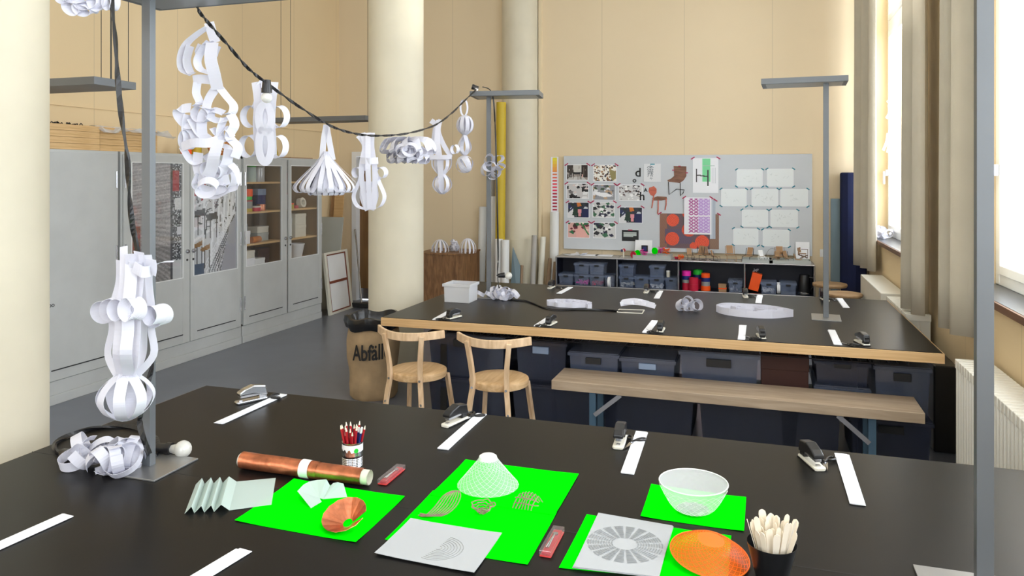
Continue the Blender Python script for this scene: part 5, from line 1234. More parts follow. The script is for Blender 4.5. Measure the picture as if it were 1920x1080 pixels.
# tall chain in front of the near lamp pole
g = Orn('tall paper chain with crown, side loops and round lower bulb, before the near lamp pole', 240, 480, 2.36)
for k, (x0, x1, x2, x3, w_) in enumerate(((232, 222, 218, 226, .028), (246, 240, 236, 242, .034), (262, 256, 252, 246, .030), (270, 268, 266, 250, .026), (224, 210, 202, 220, .026), (280, 284, 288, 256, .022), (238, 244, 246, 240, .030))):
    dd = (-.06, -.08, -.06, .03, .03, .0, .07)[k]
    g.strip([(x0, 462 if k == 0 else 480+k*2, dd*.6), (x0-1, 530, dd), (x1, 580, dd), (x1, 620, dd), (x2, 665, dd*1.1), (x3, 704, dd*.3)], RV*.95+FV*(.25 if k % 2 else -.25), w_)
g.merid(236, [(696, 6), (704, 20), (724, 42), (745, 49), (768, 38), (783, 16), (787, 3)], 8, .034, .25)
for (x, y, a) in ((248, 490, 1), (262, 486, -1), (274, 492, .5), (284, 500, -.7), (256, 505, .2)): g.strip([(x-2, y-14, -.07), (x, y, -.06), (x+a*3, y+14, -.05)], RV*.9+FV*.3*a, .038)
g.strip([(250, 500, -.08), (268, 510, -.09), (282, 508, -.06)], ZV, .034)
g.strip([(276, 520), (284, 502), (302, 492), (326, 490)], LD, .016)
for (cx, cy, rx, ry, dd, wd) in ((204, 582, 24, 20, .0, LD), (216, 580, 20, 20, -.04, FV*.8+RV*.5), (228, 580, 17, 19, -.07, FV*.75+RV*.6), (248, 580, 16, 17, -.09, RV*.9+FV*.4), (296, 592, 19, 18, 0, LD), (290, 590, 14, 17, -.03, RV*.5+FV*.7)): g.loop(cx, cy, rx, ry, dd, wd, .036)

# ornament in the far window and on its sill
g = Orn('white paper curls hanging in the far window', 1670, 190, 8.15)
g.loop(1667, 190, 4, 3, 0, LD, .02); g.loop(1668, 200, 3, 5, 0, LD, .02)
for (a, b_) in (((1668, 205), (1662, 222)), ((1671, 205), (1668, 250)), ((1674, 200), (1676, 250)), ((1665, 250), (1656, 282)), ((1669, 245), (1664, 286))): g.strip([a, ((a[0]+b_[0])/2+2, (a[1]+b_[1])/2), b_], RV, .03)
for (x, y) in ((1672, 262), (1676, 290), (1671, 318), (1675, 345)): g.loop(x, y, 5, 12, 0, LD, .028)

# heaps of curls lying on tables and shelves
def heap(label, c, rx, ry, h, n, seed, w_=.034, name='paper_curls', R_=(.035, .06), grp='white paper strip ornaments'):
    t = thing(name, c, label, 'paper curls', grp); r = random.Random(seed); c = Vector(c)
    for k in range(n):
        a = r.uniform(0, 6.28); q = sqrt(r.random()); o = Vector((rx*q*cos(a), ry*q*sin(a), 0)); s_ = r.uniform(*R_)
        ax = Vector((r.uniform(-1, 1), r.uniform(-1, 1), r.uniform(-.9, .9))).normalized(); u_ = ax.orthogonal().normalized(); v_ = ax.cross(u_)
        pts = [o+(u_*cos(i*.62)*s_+v_*sin(i*.62)*s_*r.uniform(.55, .65)*1.3) for i in range(10)]
        zlo = min(p.z-abs(ax.z if False else 1)*w_/2*sqrt(max(0, 1-0)) for p in pts)
        mz = min(p.z for p in pts)-w_/2*sqrt(max(0., 1-ax.z**2))*0-w_*0.5*abs(ax.z)
        dz = -mz+0.001+r.random()**2*max(0, h-2*s_)
        MB().rib([p+Vector((0, 0, dz)) for p in pts], ax, w_, .0009, 3).build('paper_strip', M['paper'], t)
    return t
heap('pile of curled white paper strips by the foot of the near lamp', pz(195, 880, .751), .13, .06, .10, 20, 3, .036)
p_ = pz(930, 560, .751); heap('pile of curled white paper strips at the far left lamp foot', p_, .17, .07, .10, 15, 7, .03)
for cx_, y0_, y1_, r_, yy, n_, lb_ in ((825, 449, 474, 17, 8.50, 11, 'open dome of white paper loops at the left end of the oak box'), (877, 447, 475, 16, 8.46, 12, 'round cage of white paper loops at the right of the oak box')):
    q_ = pY(cx_, y1_, yy); g = Orn(lb_, cx_, y1_, (q_-CO).dot(FV), loc=Vector((q_.x, q_.y, .8215)))
    g.merid(cx_, [(y0_, 2), (y0_+3, r_*.5), (y0_+(y1_-y0_)*.45, r_*.9), (y0_+(y1_-y0_)*.8, r_), (y1_-1, r_*.95)], n_, .022)
heap('pinkish-white paper cluster in the middle of the oak box', pY(852, 472, 8.62), .05, .05, .17, 26, 12, .02, R_=(.03, .055))
heap('crumpled white paper on the far window sill', (1.30, 8.80, SILL+.001), .06, .28, .12, 18, 5, .04, R_=(.03, .07))
# loops standing as a small knot on the far table
t = thing('paper_knot', pz(1292, 584, .751), 'small upright knot of white paper loops in the middle of the far table', 'paper ornament', 'white paper strip ornaments')
for (x, z, r_, a) in ((-.01, .075, .035, 0), (.05, .05, .04, .3), (.055, .045, .033, .9), (-.05, .04, .035, 1.2), (-.04, .06, .03, .5), (.0, .035, .03, 1.8), (-.06, .05, .028, 2.2)):
    ax = Vector((sin(a)*.8+.3, -.6, .35)); u_ = Vector((cos(a*.5), sin(a*.5)*.4, 0)).normalized(); v_ = ZV
    MB().rib([Vector((x, .0, z))+u_*r_*cos(i*pi/6)+v_*r_*sin(i*pi/6) for i in range(12)], ax, .034, .0009, 3, closed=True).build('paper_strip', M['paper'], t)
# flat wreath of standing strips (left) and pointed oval (right)
def standing(label, c, outlines, w_, grp='standing paper strip shapes on the far table'):
    t = thing('paper_wreath', c, label, 'paper ornament', grp)
    for pts, cl_ in outlines: MB().rib([Vector((x, y, w_/2+0.0005)) for x, y in pts], ZV, w_, .0012, 3 if len(pts) > 5 else 1, closed=cl_).build('paper_strip', M['paper'], t)
c_ = pz(1066, 573, .751); r = random.Random(2); ol = []
ol.append(([(.17*(1+.06*sin(9*a))*cos(a), .10*(1+.06*sin(9*a))*sin(a)) for a in [i*2*pi/40 for i in range(40)]], True))
for k in range(16):
    a = k*2*pi/16; q = .55+.25*(k % 2); x, y = .17*q*cos(a), .10*q*sin(a); ol.append(([(x+.032*cos(i*pi/4+a), y+.022*sin(i*pi/4+a)) for i in range(8)], True))
ol.append(([(.15, -.06), (.17, -.09), (.20, -.08), (.19, -.04), (.16, -.03)], False))
standing('wide wreath of standing white paper strips beside the black cable', c_, ol, .034)
c_ = pz(1412, 589, .751); a_, b_ = pz(1341, 585, .751)-c_, pz(1483, 590, .751)-c_
L_ = (b_-a_).length/2*0.98
ol = [([(-L_, .02), (-L_*.85, .12), (-L_*.5, .15), (L_*.2, .14), (L_*.6, .10), (L_, 0.0), (L_, -.035), (L_*.5, -.14), (0, -.16), (-L_*.5, -.13), (-L_*.85, -.06), (-L_, .02)], False)]
ol += [([(L_*.05, .0), (L_*.3, .07), (L_*.6, .04), (L_*.6, -.02), (L_*.3, -.07), (L_*.05, 0)], False), ([(-L_*.6, .03), (-L_*.3, .09), (L_*.1, .08), (L_*.15, .02), (-L_*.2, -.0), (-L_*.6, .03)], False), ([(-L_*.9, .02), (-L_*.6, .02), (-L_*.4, -.06), (0, -.12)], False), ([(L_*.6, .0), (L_*.8, .03), (L_*.95, 0)], False), ([(-L_*.55, -.02), (-L_*.4, .03), (-L_*.3, -.03), (-L_*.45, -.05), (-L_*.55, -.02)], False), ([(L_*.1, -.14), (L_*.4, -.08), (L_*.7, -.1)], False)]
standing('pointed oval of standing white strips with curls inside, left of the far right lamp foot', c_, ol, .05)
t = thing('paper_bow', pz(1195, 577, .751), 'flat white paper bow lying on a thin frame in the middle of the far table', 'paper ornament', 'white paper strip ornaments')
for pts in (((-.13, .02, .03), (-.06, .01, .035), (.0, .03, .03), (.06, .0, .03), (.14, -.03, .02)), ((-.13, .0, .02), (-.05, .03, .03), (.03, .0, .035), (.12, .0, .02)), ((-.12, .03, .035), (-.03, .04, .05), (.05, .02, .04), (.13, -.02, .03)), ((-.08, .05, .03), (.0, .02, .05), (.08, .05, .03))):
    MB().rib(pts, (0.1, .55, .8), .034, .0009, 4).build('paper_strip', M['paper'], t)
A_, B2, C2, D2 = pz(1157, 586, .751), pz(1204, 588.5, .751), pz(1208, 582, .751), pz(1161, 580.5, .751)
t = thing('thin_frame', A_, 'thin tan rectangular frame lying under the paper bow', 'frame')
for p0, p1 in ((A_, B2), (B2, C2), (C2, D2), (D2, A_)):
    m = world_mb(t); m.bar(p0+ZV*.003, p1+ZV*.003, .006, .006); m.build('frame_bar', M['cream'], t)

# ------------------------------------------------------------------ strips, staplers, scissors at each place
def strips(a, b_, label, w_=0.042, n=3):
    p0 = pz(*a); p1 = pz(*b_); c_ = (p0+p1)/2; t = thing('paper_strips', (c_.x, c_.y, .7505), label, 'paper strips', 'stacks of cut paper strips')
    d_ = (p1-p0); L_ = d_.length; ang = math.atan2(d_.y, d_.x); r = random.Random(int(a[0]*7))
    for k in range(n):
        m = MB(); m.M = Matrix.Translation((0, 0, .0018*k)) @ Matrix.Rotation(ang+r.uniform(-.012, .012), 4, 'Z') @ Matrix.Translation((r.uniform(-.006, .006), r.uniform(-.003, .003), 0)); m.box(-L_/2, -w_/2, 0, L_/2, w_/2, .0016); m.build('strip', M['sheet'], t)
    return t
for a, b_, lb in (((411, 795), (530, 741), 'stack of white strips at the far left place of the near table'), ((831, 843), (903, 777), 'stack of white strips on the near table below the right chair'),
    ((1176, 889), (1205, 811), 'stack of white strips on the near table in the middle of its far edge'), ((1608, 948), (1578, 853), 'stack of white strips on the near table left of the right lamp pole'),
    ((-30, 1038), (128, 967), 'stack of white strips entering the frame at the left of the near table'), ((330, 1112), (458, 1034), 'stack of white strips at the bottom left edge of the frame'),
    ((816, 600), (850, 581), 'stack of white strips at the front left corner of the far table'), ((1006, 612), (1036, 592), 'stack of white strips above the right chair on the far table'),
    ((1211, 625), (1228, 602), 'stack of white strips at the front middle of the far table'), ((1391, 637), (1393, 611), 'stack of white strips right of the middle on the far table front'),
    ((1571, 647), (1558, 620), 'stack of white strips at the front right of the far table'), ((1048, 551), (1070, 539), 'stack of white strips at the back left of the far table'),
    ((1231, 560), (1239, 546), 'stack of white strips at the back middle of the far table'), ((1422, 569), (1425, 554), 'stack of white strips behind the pointed oval on the far table'), ((1587, 578), (1574, 560), 'stack of white strips behind the far right lamp foot')): strips(a, b_, lb)
def stapler(p, rz, label, white=True, sc_=1.0):
    t = thing('stapler', (p.x, p.y, .7505), label, 'stapler', 'staplers at the work places', rz); t.scale = (1.1, 1.1, 1.18)
    bm_ = M['cream'] if white else M['steel']
    MB().prism([(-.019, -.066), (-.012, -.072), (.012, -.072), (.019, -.066), (.019, .055), (-.019, .055)], 0, .010).build('base', bm_, t, bevel=.003)
    MB().prism([(-.020, -.067), (.020, -.067), (.020, .056), (-.020, .056)], 0, .004).build('sole', M['black'], t)
    def arm(h0, h1, h2, wx, y0, y1, m_, nm):
        pr = [(y0, h0), (y0, h0+.012), (y0+.02, h1), ((y0+y1)/2, h2), (y1-.01, h2-.008), (y1, h0-.012), ((y0+y1)/2, h0+.0)]
        m = MB(); n = len(pr); vs = [(-wx, y, z) for y, z in pr]+[(wx, y, z) for y, z in pr]
        m.add(vs, [tuple(range(n)), tuple(range(2*n-1, n-1, -1))]+[(i, n+i, n+(i+1) % n, (i+1) % n) for i in range(n)]); return m.build(nm, m_, t, bevel=.004)
    arm(.030, .052, .062, .017, -.060, .058, M['black'] if white else M['steel'], 'arm')
    MB().box(-.010, -.055, .020, .010, .05, .036).build('magazine', M['chrome'], t, bevel=.002)
    MB().box(-.013, .022, .008, .013, .054, .045).build('hinge_block', M['black'] if white else M['steel'], t, bevel=.003)
    MB().box(-.006, -.058, .010, .006, -.046, .013).build('anvil', M['chrome'], t)
    return t
def scissors(p, rz, label):
    t = thing('scissors', (p.x, p.y, .7505), label, 'scissors', 'scissors at the work places', rz)
    for s_ in (-1, 1):
        MB().prism([(0, 0), (s_*.009, .002), (s_*.007-s_*.002, -.045), (s_*.001, -.075)], .003+.001*s_, .0045+.001*s_).build('blade', M['steel'], t)
        m = MB(); m.tube([(s_*.002, .0, .006), (-s_*.006, .018, .007), (-s_*.010, .035, .007), (-s_*.020, .055, .007), (-s_*.034, .058, .007), (-s_*.036, .040, .007), (-s_*.022, .026, .007), (-s_*.009, .024, .007)], .0042, 7, sm=4); m.build('handle', M['black'], t, smooth=True)
    MB().cyl((0, 0, .002), (0, 0, .008), .004, n=10).build('screw', M['chrome'], t)
    return t
where = ('at the far left place of the near table', 'on the near table below the right chair', 'on the near table in the middle of its far edge', 'on the near table right, nearest the radiator')
for i, (px, py, sx, sy, rz, rs) in enumerate(((474, 752, 498, 748, -.5, -.9), (855, 792, 880, 785, -.25, -.35), (1163, 830, 1184, 832, .05, -.2), (1520, 868, 1547, 870, .35, .0))):
    stapler(pz(px, py), rz, ('silver stapler ' if i == 0 else 'black and white stapler ')+where[i], i != 0); scissors(pz(sx, sy), rs, 'black-handled scissors beside the stapler '+where[i])
where = ('at the front left corner of the far table', 'above the right chair on the far table', 'at the front middle of the far table', 'right of the middle on the far table front', 'at the front right of the far table')
for i, (px, py, rz) in enumerate(((850, 597, -.3), (1033, 609, -.1), (1239, 621, 0), (1427, 633, .15), (1617, 645, .3))):
    stapler(pz(px, py), rz+pi, 'black and white stapler '+where[i]); p = pz(px-20 if i < 4 else px-28, py+1); scissors(p, rz+pi+.5, 'black-handled scissors beside the stapler '+where[i])
where = ('at the back left of the far table', 'at the back middle of the far table', 'behind the pointed oval on the far table', 'behind the far right lamp pole')
for i, (px, py, rz) in enumerate(((1034, 540, 0), (1212, 548, .05), (1397, 556.5, .1), (1546, 563, .2))):
    stapler(pz(px, py), rz, 'black and white stapler '+where[i]); scissors(pz(px+18, py+1), .4, 'black-handled scissors beside the stapler '+where[i])

# clear crate on the far table
c_ = (pz(845, 560)+pz(895, 557))/2
ct = crate(-2.345, -2.13, 5.50, 5.69, .751, .905, 'open clear plastic box on the far table beside the curled strips', 'clearw', 'clear boxes on the far table', lid=False)

# ------------------------------------------------------------------ craft samples on the near table
def card(c4, m_, label, z=.7505, th=.0012, name='green_card', cat='card', group=None, curl=0):
    p = [pz(x, y, z) for x, y in c4]; m = MB(); n = 8; vs = []
    for i in range(n+1):
        for j in range(n+1):
            u_, v_ = j/n, i/n; q = (p[0]*(1-u_)+p[1]*u_)*(1-v_)+(p[3]*(1-u_)+p[2]*u_)*v_
            e_ = max(0, abs(u_-.5)*2-.6)*max(0, abs(v_-.5)*2-.6)
            vs.append((q.x, q.y, z+curl*e_*4))
    m.add(vs, [(i*(n+1)+j, (i+1)*(n+1)+j, (i+1)*(n+1)+j+1, i*(n+1)+j+1) for i in range(n) for j in range(n)])
    m.add([(v[0], v[1], v[2]+th) for v in vs], [(i*(n+1)+j, i*(n+1)+j+1, (i+1)*(n+1)+j+1, (i+1)*(n+1)+j) for i in range(n) for j in range(n)])
    N2 = (n+1)**2; ring = [j for j in range(n)]+[i*(n+1)+n for i in range(n)]+[n*(n+1)+j for j in range(n, 0, -1)]+[i*(n+1) for i in range(n, 0, -1)]
    for i in range(len(ring)): a, b_ = ring[i], ring[(i+1) % len(ring)]; m.f.append((a, b_, b_+N2, a+N2))
    return simple(m, name, m_, label, cat, group)
GC = 'fluorescent green cards on the near table'
card([(551, 899), (759, 932), (667, 1018), (440, 977)], M['green'], 'fluorescent green card under the copper cone and white folded paper', group=GC, curl=.004)
card([(873, 863), (1085, 890), (1040, 967), (806, 929)], M['green'], 'fluorescent green card under the white lattice cone', group=GC, curl=.004, z=.7525)
card([(812, 921), (1044, 962), (989, 1060), (722, 1013)], M['green'], 'fluorescent green card partly under the grey vellum with arcs', group=GC, curl=.003)
card([(1221, 909), (1399, 934), (1395, 997), (1201, 969)], M['green'], 'fluorescent green card under the clear white bowl', group=GC, curl=.004)
card([(1100, 966), (1371, 1006), (1365, 1092), (1048, 1066)], M['green'], 'fluorescent green card under the disc print and the orange dome', group=GC, curl=.003)
# grey vellum with cut arcs
o = card([(770, 973), (941, 1001), (889, 1075), (702, 1038)], M['vellum'], 'grey vellum sheet with fine cut arcs lying over the green card', z=.7545, name='vellum_sheet', cat='paper sheet', curl=.003)
m = MB(); c_ = pz(822, 1027, .7562)
for k in range(8): m.tube([c_+Vector(((.010+.0082*k)*cos(a), (.010+.0082*k)*.95*sin(a), .0)) for a in [(-1.9+i*.24)-.0 for i in range(15)]], .0006, 4)
ar = m.build('cut_arcs', M['tgrey'], origin=c_); ar.parent = o; ar.location = c_-o.location
# stack of grey sheets with the radial disc print
p4 = [(1122, 962), (1261, 986), (1236, 1082), (1075, 1063)]
t0 = None
for k in range(4):
    dx = (0, 2, 1, 0)[k]; o = card([(x+dx*(1 if i < 2 else -1)*1.0, y+dx) for i, (x, y) in enumerate(p4)], M['vellum'], ['bottom grey sheet of the pile with the radial disc print', 'second grey sheet of the pile with the radial disc print', 'third grey sheet of the pile with the radial disc print', 'top grey sheet printed with a radial disc pattern'][k], z=.7545+k*.0016, name='vellum_sheet', cat='paper sheet', group='grey sheets with disc print')
c_ = pz(1172, 1019, .762); m = MB()
pr_ = Vector((pz(1242, 1022, .762)-c_).to_tuple()); R_ = .104
for k in range(72):
    a = 2*pi*k/72
    if k % 4 == 0: continue
    for j in range(11):
        r0 = .034+j*.0070
        if r0 > R_: break
        da = 2*pi/72*.5
        m.add([c_+Vector((r0*cos(a-da), r0*sin(a-da), 0)), c_+Vector((r0*cos(a+da), r0*sin(a+da), 0)), c_+Vector(((r0+.0032)*cos(a+da), (r0+.0032)*sin(a+da), 0)), c_+Vector(((r0+.0032)*cos(a-da), (r0+.0032)*sin(a-da), 0))], [(0, 1, 2, 3)])
M['faint'] = mat('faint_grey_print', (146, 150, 153), .6, var=.01)
ar = m.build('disc_print', M['faint'], origin=c_); ar.parent = o; ar.location = c_-o.location

# folded fan sheet
t = thing('folded_sheet', pz(430, 940), 'pale translucent sheet with four upright pleats at its left end', 'folded paper')
zz = [((345, 963), 0), ((366, 903), .05), ((366, 961), 0), ((384, 903), .05), ((383, 961), 0), ((401, 904), .05), ((400, 960), 0), ((418, 905), .05)]
def q3(p, z): return pz(p[0], p[1], .751+z)
fr_ = [pz(346, 963, .751), pz(372, 962, .751+0), pz(389, 961, .751), pz(407, 959, .751)]
bk = [pz(365, 932, .751), pz(391, 930, .751), pz(407, 929, .751), pz(424, 928, .751)]
f0 = [pz(346+18.5*k, 963-1.2*k, .751) for k in range(4)]; Yv = pz(418, 905, .751)-pz(402, 959, .751)
m = world_mb(t)
path_f = []
for k in range(3): path_f += [f0[k], f0[k]*.30+f0[k+1]*.70+ZV*.020]
path_f += [f0[3], f0[3]+(f0[3]-f0[2])*.7+ZV*.020, pz(430, 956.5, .752), pz(509, 946, .752)]
ends = [p+Yv for p in path_f]; ends[-1] = pz(517, 896, .752)
vs = []
for p, q_ in zip(path_f, ends): vs += [p, q_]
m.add(vs, [(2*i, 2*i+2, 2*i+3, 2*i+1) for i in range(len(path_f)-1)]); o = m.build('sheet', M['mint'], t)
s_ = o.modifiers.new('thickness', 'SOLIDIFY'); s_.thickness = .0008
# white folded paper (a cut cone ring) on green card
t = thing('folded_cone', pz(600, 940, .7525), 'white folded half-ring of paper standing on the left green card', 'folded paper')
m = world_mb(t); Z0 = .7535
def hp(x, y, z): return pz(x, y, Z0+z)
A_, N_, C_ = hp(557.5, 921, .022), hp(599, 934, .004), hp(606, 936, .0)
arc = [hp(569, 909, .032), hp(580, 903, .038), hp(595, 900, .042), hp(612, 899, .046)]
m.add([N_, A_]+arc+[C_], [(0, 1, 2), (0, 2, 3), (0, 3, 4), (0, 4, 5), (0, 5, 6)])
m.add([C_, arc[3], hp(619, 911, .026), hp(625, 906, .034), hp(633, 904, .038), hp(644, 907, .030), hp(651, 932, .0)], [(0, 1, 2), (0, 2, 3), (0, 3, 4), (0, 4, 5), (0, 5, 6)])
m.add([A_, N_, hp(603, 941, .001), hp(583, 953, .0)], [(0, 1, 2, 3)])
o = m.build('sheet', M['mint'], t)
s_ = o.modifiers.new('thickness', 'SOLIDIFY'); s_.thickness = .0008
# copper cone
t = thing('copper_cone', pz(652, 985, .7525), 'shallow open copper cone leaning on the left green card', 'copper cone')
m = MB(); n = 26; vs = []; tl = Matrix.Rotation(radians(26), 4, 'X') @ Matrix.Rotation(radians(-6), 4, 'Y')
for k in range(n+1):
    a = radians(15)+2*pi*.94*k/n; f_ = .002*(k % 2)
    vs += [tl @ Vector((.014*cos(a), .014*sin(a), .0)), tl @ Vector((.066*cos(a), .060*sin(a), .034+f_))]
mz = min(v.z for v in vs); vs = [v-ZV*(mz-.001) for v in vs]
m.add(vs, [(2*k, 2*k+1, 2*k+3, 2*k+2) for k in range(n)]); o = m.build('cone', M['copper'], t)
s_ = o.modifiers.new('thickness', 'SOLIDIFY'); s_.thickness = .0012
# copper roll
pa = pz(452, 862, .7505+.028)+Vector((0, 0.0, 0)); pb = pz(697, 896, .7505+.026)
t = thing('copper_roll', ((pa+pb)/2).to_tuple()[:2]+(.7505,), 'long roll of copper sheet held by a white paper band', 'copper roll')
d_ = pb-pa
m = world_mb(t); m.cyl(pa+d_*.0, pa+d_*.985, .0235, n=24, caps=False).cyl(pa+d_*.0, pa+d_*.985, .0205, n=24, caps=False).cyl(pa+d_*.02, pa+d_*.9, .0206, n=24); m.build('core_tube', M['cream'], t, smooth=True)
m = world_mb(t); n_ = 26; a_ = d_.normalized(); u_ = a_.orthogonal().normalized(); v_ = a_.cross(u_); vs = []; rr = random.Random(5)
for i in range(13):
    for k in range(n_):
        th_ = 2*pi*k/n_; r_ = .0275*(1+.02*sin(5*th_+i)+.015*rr.uniform(-1, 1)); vs.append(pa+d_*(.012+.60*i/12)+(u_*cos(th_)+v_*sin(th_))*r_)
m.add(vs, [(i*n_+k, i*n_+(k+1) % n_, (i+1)*n_+(k+1) % n_, (i+1)*n_+k) for i in range(12) for k in range(n_)]); m.build('outer_sheet', M['copper'], t, smooth=True)
m = world_mb(t); m.cyl(pa+d_*.60, pa+d_*.94, .0262, n=28, caps=False); m.build('inner_sheet', M['copper'], t, smooth=True)
m = world_mb(t); m.cyl(pa+d_*.485, pa+d_*.555, .0295, n=28, caps=False); m.build('paper_band', M['white'], t, smooth=True)
# tin with pencils
tc_ = pz(661, 878, .7505)
t = thing('tin_can', tc_, 'ribbed steel tin with torn white label holding red pencils', 'tin can')
prof = [(.034, 0), (.036, .002), (.035, .006)]
for k in range(7): prof += [(.0345, .010+k*.0055), (.0358, .0128+k*.0055)]
prof += [(.0345, .052), (.0345, .088), (.0358, .091), (.0358, .094), (.033, .094), (.033, .01), (.001, .01)]
MB().lathe(prof, 32).build('can', M['steel'], t, smooth=True)
m = MB(); n_ = 24
vs = []
for k in range(n_+1):
    a = -2.6+3.4*k/n_; lo = .062+.012*abs(sin(k*.9))*(1 if k < 10 else .2); vs += [(.0356*cos(a), .0356*sin(a), lo), (.0356*cos(a), .0356*sin(a), .088)]
m.add(vs, [(2*k, 2*k+2, 2*k+3, 2*k+1) for k in range(n_)]); lb_ = m.build('label', M['white'], t, smooth=True)
m = MB(); m.cyl((.0357*cos(-.7), .0357*sin(-.7), .07), (.0362*cos(-.7), .0362*sin(-.7), .07), .008, n=12); m.build('green_mark', M['tgreen'], lb_)
def spot(a, outer):
    a = (a-TH) % (2*pi); i = int((a+pi/8)//(pi/4)) % 8
    return 'leaning '+('on the rim' if outer else 'near the centre')+' to the '+('right', 'back right', 'back', 'back left', 'left', 'front left', 'front', 'front right')[i]
rr = random.Random(6)
for k in range(22):
    a = k*2.4; q = .006+.021*sqrt((k+.5)/22); b0 = Vector((q*.5*cos(a), q*.5*sin(a), .012)); tp = Vector((q*1.75*cos(a), q*1.5*sin(a), 0.138+rr.uniform(-.012, .026)))
    if k in (3, 8, 13): kind = 'navy'
    else: kind = 'redwood'
    lb = ('white-ended pencil ' if kind == 'navy' else 'red pencil ')+spot(a, k > 10)+' of the steel tin'
    t = thing('pencil', tc_+b0, lb, 'pencil', 'pencils in the tin' if kind != 'navy' else 'dark pencils in the tin')
    d_ = tp-b0; L_ = d_.length; dn = d_.normalized()
    MB().cyl((0, 0, 0), dn*(L_-.016), .0036, n=6).build('shaft', M[kind], t)
    if kind == 'navy': MB().cyl(dn*(L_-.016), dn*L_, .0037, n=8).build('eraser', M['white'], t)
    else: MB().cyl(dn*(L_-.016), dn*(L_-.003), .0036, .001, n=6).build('sharpened_wood', M['stick'], t); MB().cyl(dn*(L_-.003), dn*L_, .001, .0002, n=6).build('point', M['graphite'], t)
# compass cases
def case(c1_, c2_, label, w_=.032, h=.018):
    p0, p1 = pz(*c1_), pz(*c2_); c_ = (p0+p1)/2; d_ = p1-p0; t = thing('compass_case', (c_.x, c_.y, .7505), label, 'compass case', 'red and clear compass cases', math.atan2(d_.y, d_.x)); L_ = d_.length
    MB().box(-L_/2, -w_/2, 0, L_/2, w_/2, .004).build('tray', M['red'], t, bevel=.002)
    MB().box(-L_/2+.006, -w_*.36, .004, L_/2-.006, w_*.36, .010).build('insert', M['redwood'], t, bevel=.002)
    MB().box(-L_/2, -w_/2-.001, .0045, L_/2, w_/2+.001, h).build('clear_lid', M['clearw2'], t, bevel=.002)
    c2 = MB(); c2.cyl((-L_*.3, 0, .0125), (L_*.25, 0.002, .0125), .0022, n=6).cyl((-L_*.3, 0.006, .0125), (L_*.25, 0.002, .0125), .0018, n=6).cyl((L_*.25, 0, .0105), (L_*.25, 0, .0145), .007, n=12); c2.build('compass', M['chrome'], t)
    return t
M['clearw2'] = clear('case_lid', (230, 225, 230), .07, .05, .08)
case((716, 910), (752, 880), 'flat red and clear compass case right of the copper roll'); case((1022, 1046), (1048, 998), 'flat red and clear compass case between the green cards')

# lattice bowls: expanded-paper rings
def lattice(prof, n, m_, name, label, c, cat, grp=None, w_=.0022, rot=None, ringonly=False, base=None):
    """bowl of wavy rings: neighbouring rings touch at alternating points like cut and stretched paper"""
    t = thing(name, c, label, cat, grp); m = MB(); K = n*4
    for j in range(len(prof)-1):
        r0, z0 = prof[j]; r1, z1 = prof[j+1]
        pts = []
        for k in range(K):
            a = 2*pi*k/K; f_ = .5+.5*cos(2*pi*k/4+(pi if j % 2 else 0)); f_ = f_*.9+.05
            r_ = r0+(r1-r0)*f_; z_ = z0+(z1-z0)*f_; pts.append((r_*cos(a), r_*sin(a), z_))
        if rot: pts = [rot @ Vector(p) for p in pts]
        m.tube(pts, w_/2, 4, closed=True)
    o = m.build('lattice', m_, t)
    if base:
        m = MB(); m.M = rot; m.lathe(base, 40); m.build('solid_centre', m_, t, smooth=True)
    return t
M['film'] = clear('frosted_film', (250, 250, 255), .16, .35, .03); M['ofilm'] = clear('orange_film', (255, 116, 16), .42, .4, .03)
# white cone dome
pr = [(.030+.0053*k, .084*(1-(k/13)**.95)+.004) for k in range(14)]
t = lattice(pr, 22, M['white'], 'lattice_cone', 'white lattice cone of stretched paper on the middle green card', pz(915, 911, .7545), 'paper lattice', w_=.0009, base=[(.001, .101), (.022, .100), (.028, .096), (.031, .086)])
MB().lathe([(.031, .087), (.062, .046), (.085, .020), (.099, .004)], 40).build('film', M['film'], t, smooth=True)
# clear white bowl
pr = [(.030, .002), (.048, .006), (.060, .014), (.068, .024), (.0745, .034), (.080, .044), (.085, .054), (.0895, .063), (.0935, .072), (.097, .080), (.1, .086)]
pr = [(a_, b_*.9) for a_, b_ in pr]
bc = pz(1300, 958, .7525)
t = lattice(pr, 24, M['white'], 'lattice_bowl', 'round white lattice bowl on the small right-hand green card', bc, 'paper lattice', w_=.0009, base=[(.001, .001), (.030, .0015), (.048, .006)])
MB().lathe([(.048, .006), (.062, .018), (.0745, .034), (.0895, .063), (.1, .086)], 48).build('film', M['meshp'], t, smooth=True)
m = MB(); m.tube([(.1*cos(a*pi/24), .1*sin(a*pi/24), .087) for a in range(48)], .0018, 6, closed=True); m.build('rim', M['white'], t)
# orange dome lying over
pr = [(.034+.0050*k, .040*(1-(k/13)**1.35)+.004) for k in range(14)]
oc = pz(1330, 1050, .7525); RM = Matrix.Rotation(radians(5), 4, 'X') @ Matrix.Rotation(radians(6), 4, 'Y')
t = lattice(pr, 26, M['orange'], 'lattice_dome', 'bright orange lattice dome lying at the bottom right of the green cards', oc+ZV*.012, 'paper lattice', w_=.0016, rot=RM, base=[(.001, .046), (.034, .044)])
m = MB(); m.M = RM; m.lathe([(.034, .044), (.058, .035), (.077, .023), (.089, .013), (.1, .004)], 48); m.build('film', M['ofilm'], t, smooth=True)
m = MB(); m.M = RM; m.tube([(.1*cos(a*pi/24), .1*sin(a*pi/24), .004) for a in range(48)], .002, 6, closed=True); m.build('rim', M['orange'], t)
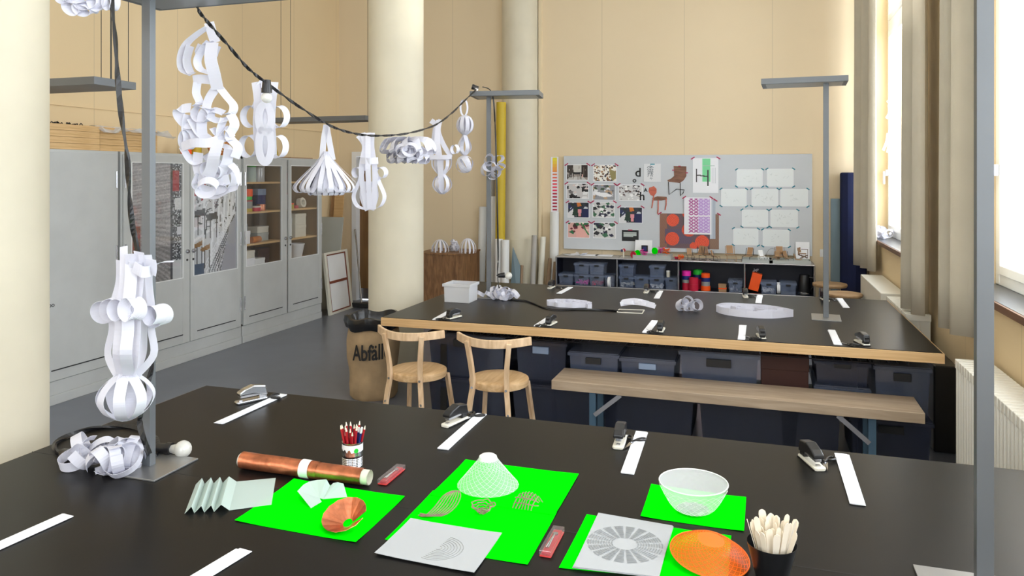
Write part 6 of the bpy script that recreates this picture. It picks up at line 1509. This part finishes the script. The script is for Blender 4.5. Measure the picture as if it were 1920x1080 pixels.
# small wire lattices
def wirething(label, c, curves, name='wire_lattice', r_=.0017):
    t = thing(name, c, label, 'paper lattice', 'small grey-brown lattice samples')
    for k, cv in enumerate(curves): m = MB(); m.tube(cv, r_, 5, sm=3); m.build('strand', M['wiretan'], t)
    return t
c_ = pz(815, 968, .7525); cv = []
for k in range(8):
    o_ = (k-3.5)*.0055; cv.append([(.045+o_*.5, .05+o_*.2, .062-abs(o_)*.1), (.040+o_*1.3, .035+o_*.3, .050), (.028+o_*1.5, .01+o_*.5, .026), (.0+o_*1.2, -.012+o_*.4, .006), (-.035-abs(o_)*.6, -.006+o_*.3, .002)])
wirething('drooping hand-like lattice strands on the left of the middle green card', c_, cv)
c_ = pz(905, 962, .7525); cv = []
for j in range(5):
    R0 = .010+.006*j; cv.append([(R0*(1+.12*sin(5*a+j*1.5))*cos(a), R0*(1+.12*sin(5*a+j*1.5))*sin(a), .003+j*.0055+.002*sin(7*a+j)) for a in [i*2*pi/20 for i in range(21)]])
wirething('small nest-shaped lattice in front of the white cone', c_, cv)
c_ = pz(990, 948, .7525); cv = []
for j in range(7):
    x = -.032+.0095*j; h_ = .040*sqrt(max(.1, 1-((x+.004)/.044)**2)); cv.append([(x-.006, -.034, .002), (x+.004*sin(j), -.022, h_*.65), (x+.006, .0, h_), (x+.004, .02, h_*.7), (x+.012, .032, .002)])
for z_ in (.012, .026): cv.append([(-.036, -.022+z_*.3, z_), (-.01, -.03+z_*.4, z_+.004), (.02, -.026+z_*.4, z_), (.036, -.01, z_*.7)])
wirething('half-dome lattice at the right of the middle green card', c_, cv)

# cup with wooden sticks
cc = pz(1447, 1085, .7505)
t = thing('black_cup', cc, 'glossy black cup full of pale wooden sticks at the bottom edge', 'cup')
MB().lathe([(.001, 0), (.036, 0), (.038, .003), (.060, .090), (.059, .090), (.037, .006), (.001, .006)], 40).build('cup', M['black'], t, smooth=True)
rr = random.Random(11)
for k in range(30):
    a = k*2.399; q = sqrt((k+.5)/30); b0 = Vector((.024*q*cos(a), .024*q*sin(a), .010)); tp = Vector((.066*q*cos(a), .052*q*sin(a), .142+rr.uniform(-.016, .014)))
    t = thing('wooden_stick', cc+b0, 'pale wooden stick '+spot(a, k > 13)+' of the black cup', 'stick', 'wooden sticks in the cup')
    d_ = (tp-b0); L_ = d_.length; dn = d_.normalized(); wv = (dn.cross(Vector((cos(a+rr.uniform(-1, 1)), sin(a+rr.uniform(-1, 1)), 0)))).normalized(); nn = dn.cross(wv).normalized()
    prf = [(.0, .004), (.02, .0045), (L_-.012, .0092 if k % 2 else .0075), (L_-.004, .0078 if k % 2 else .006), (L_, .0015)]
    poly = [dn*z_+wv*x_ for z_, x_ in prf]+[dn*z_-wv*x_ for z_, x_ in reversed(prf)]
    MB().slab([p-nn*.0008 for p in poly], nn*.0016).build('blade', M['stick'], t)
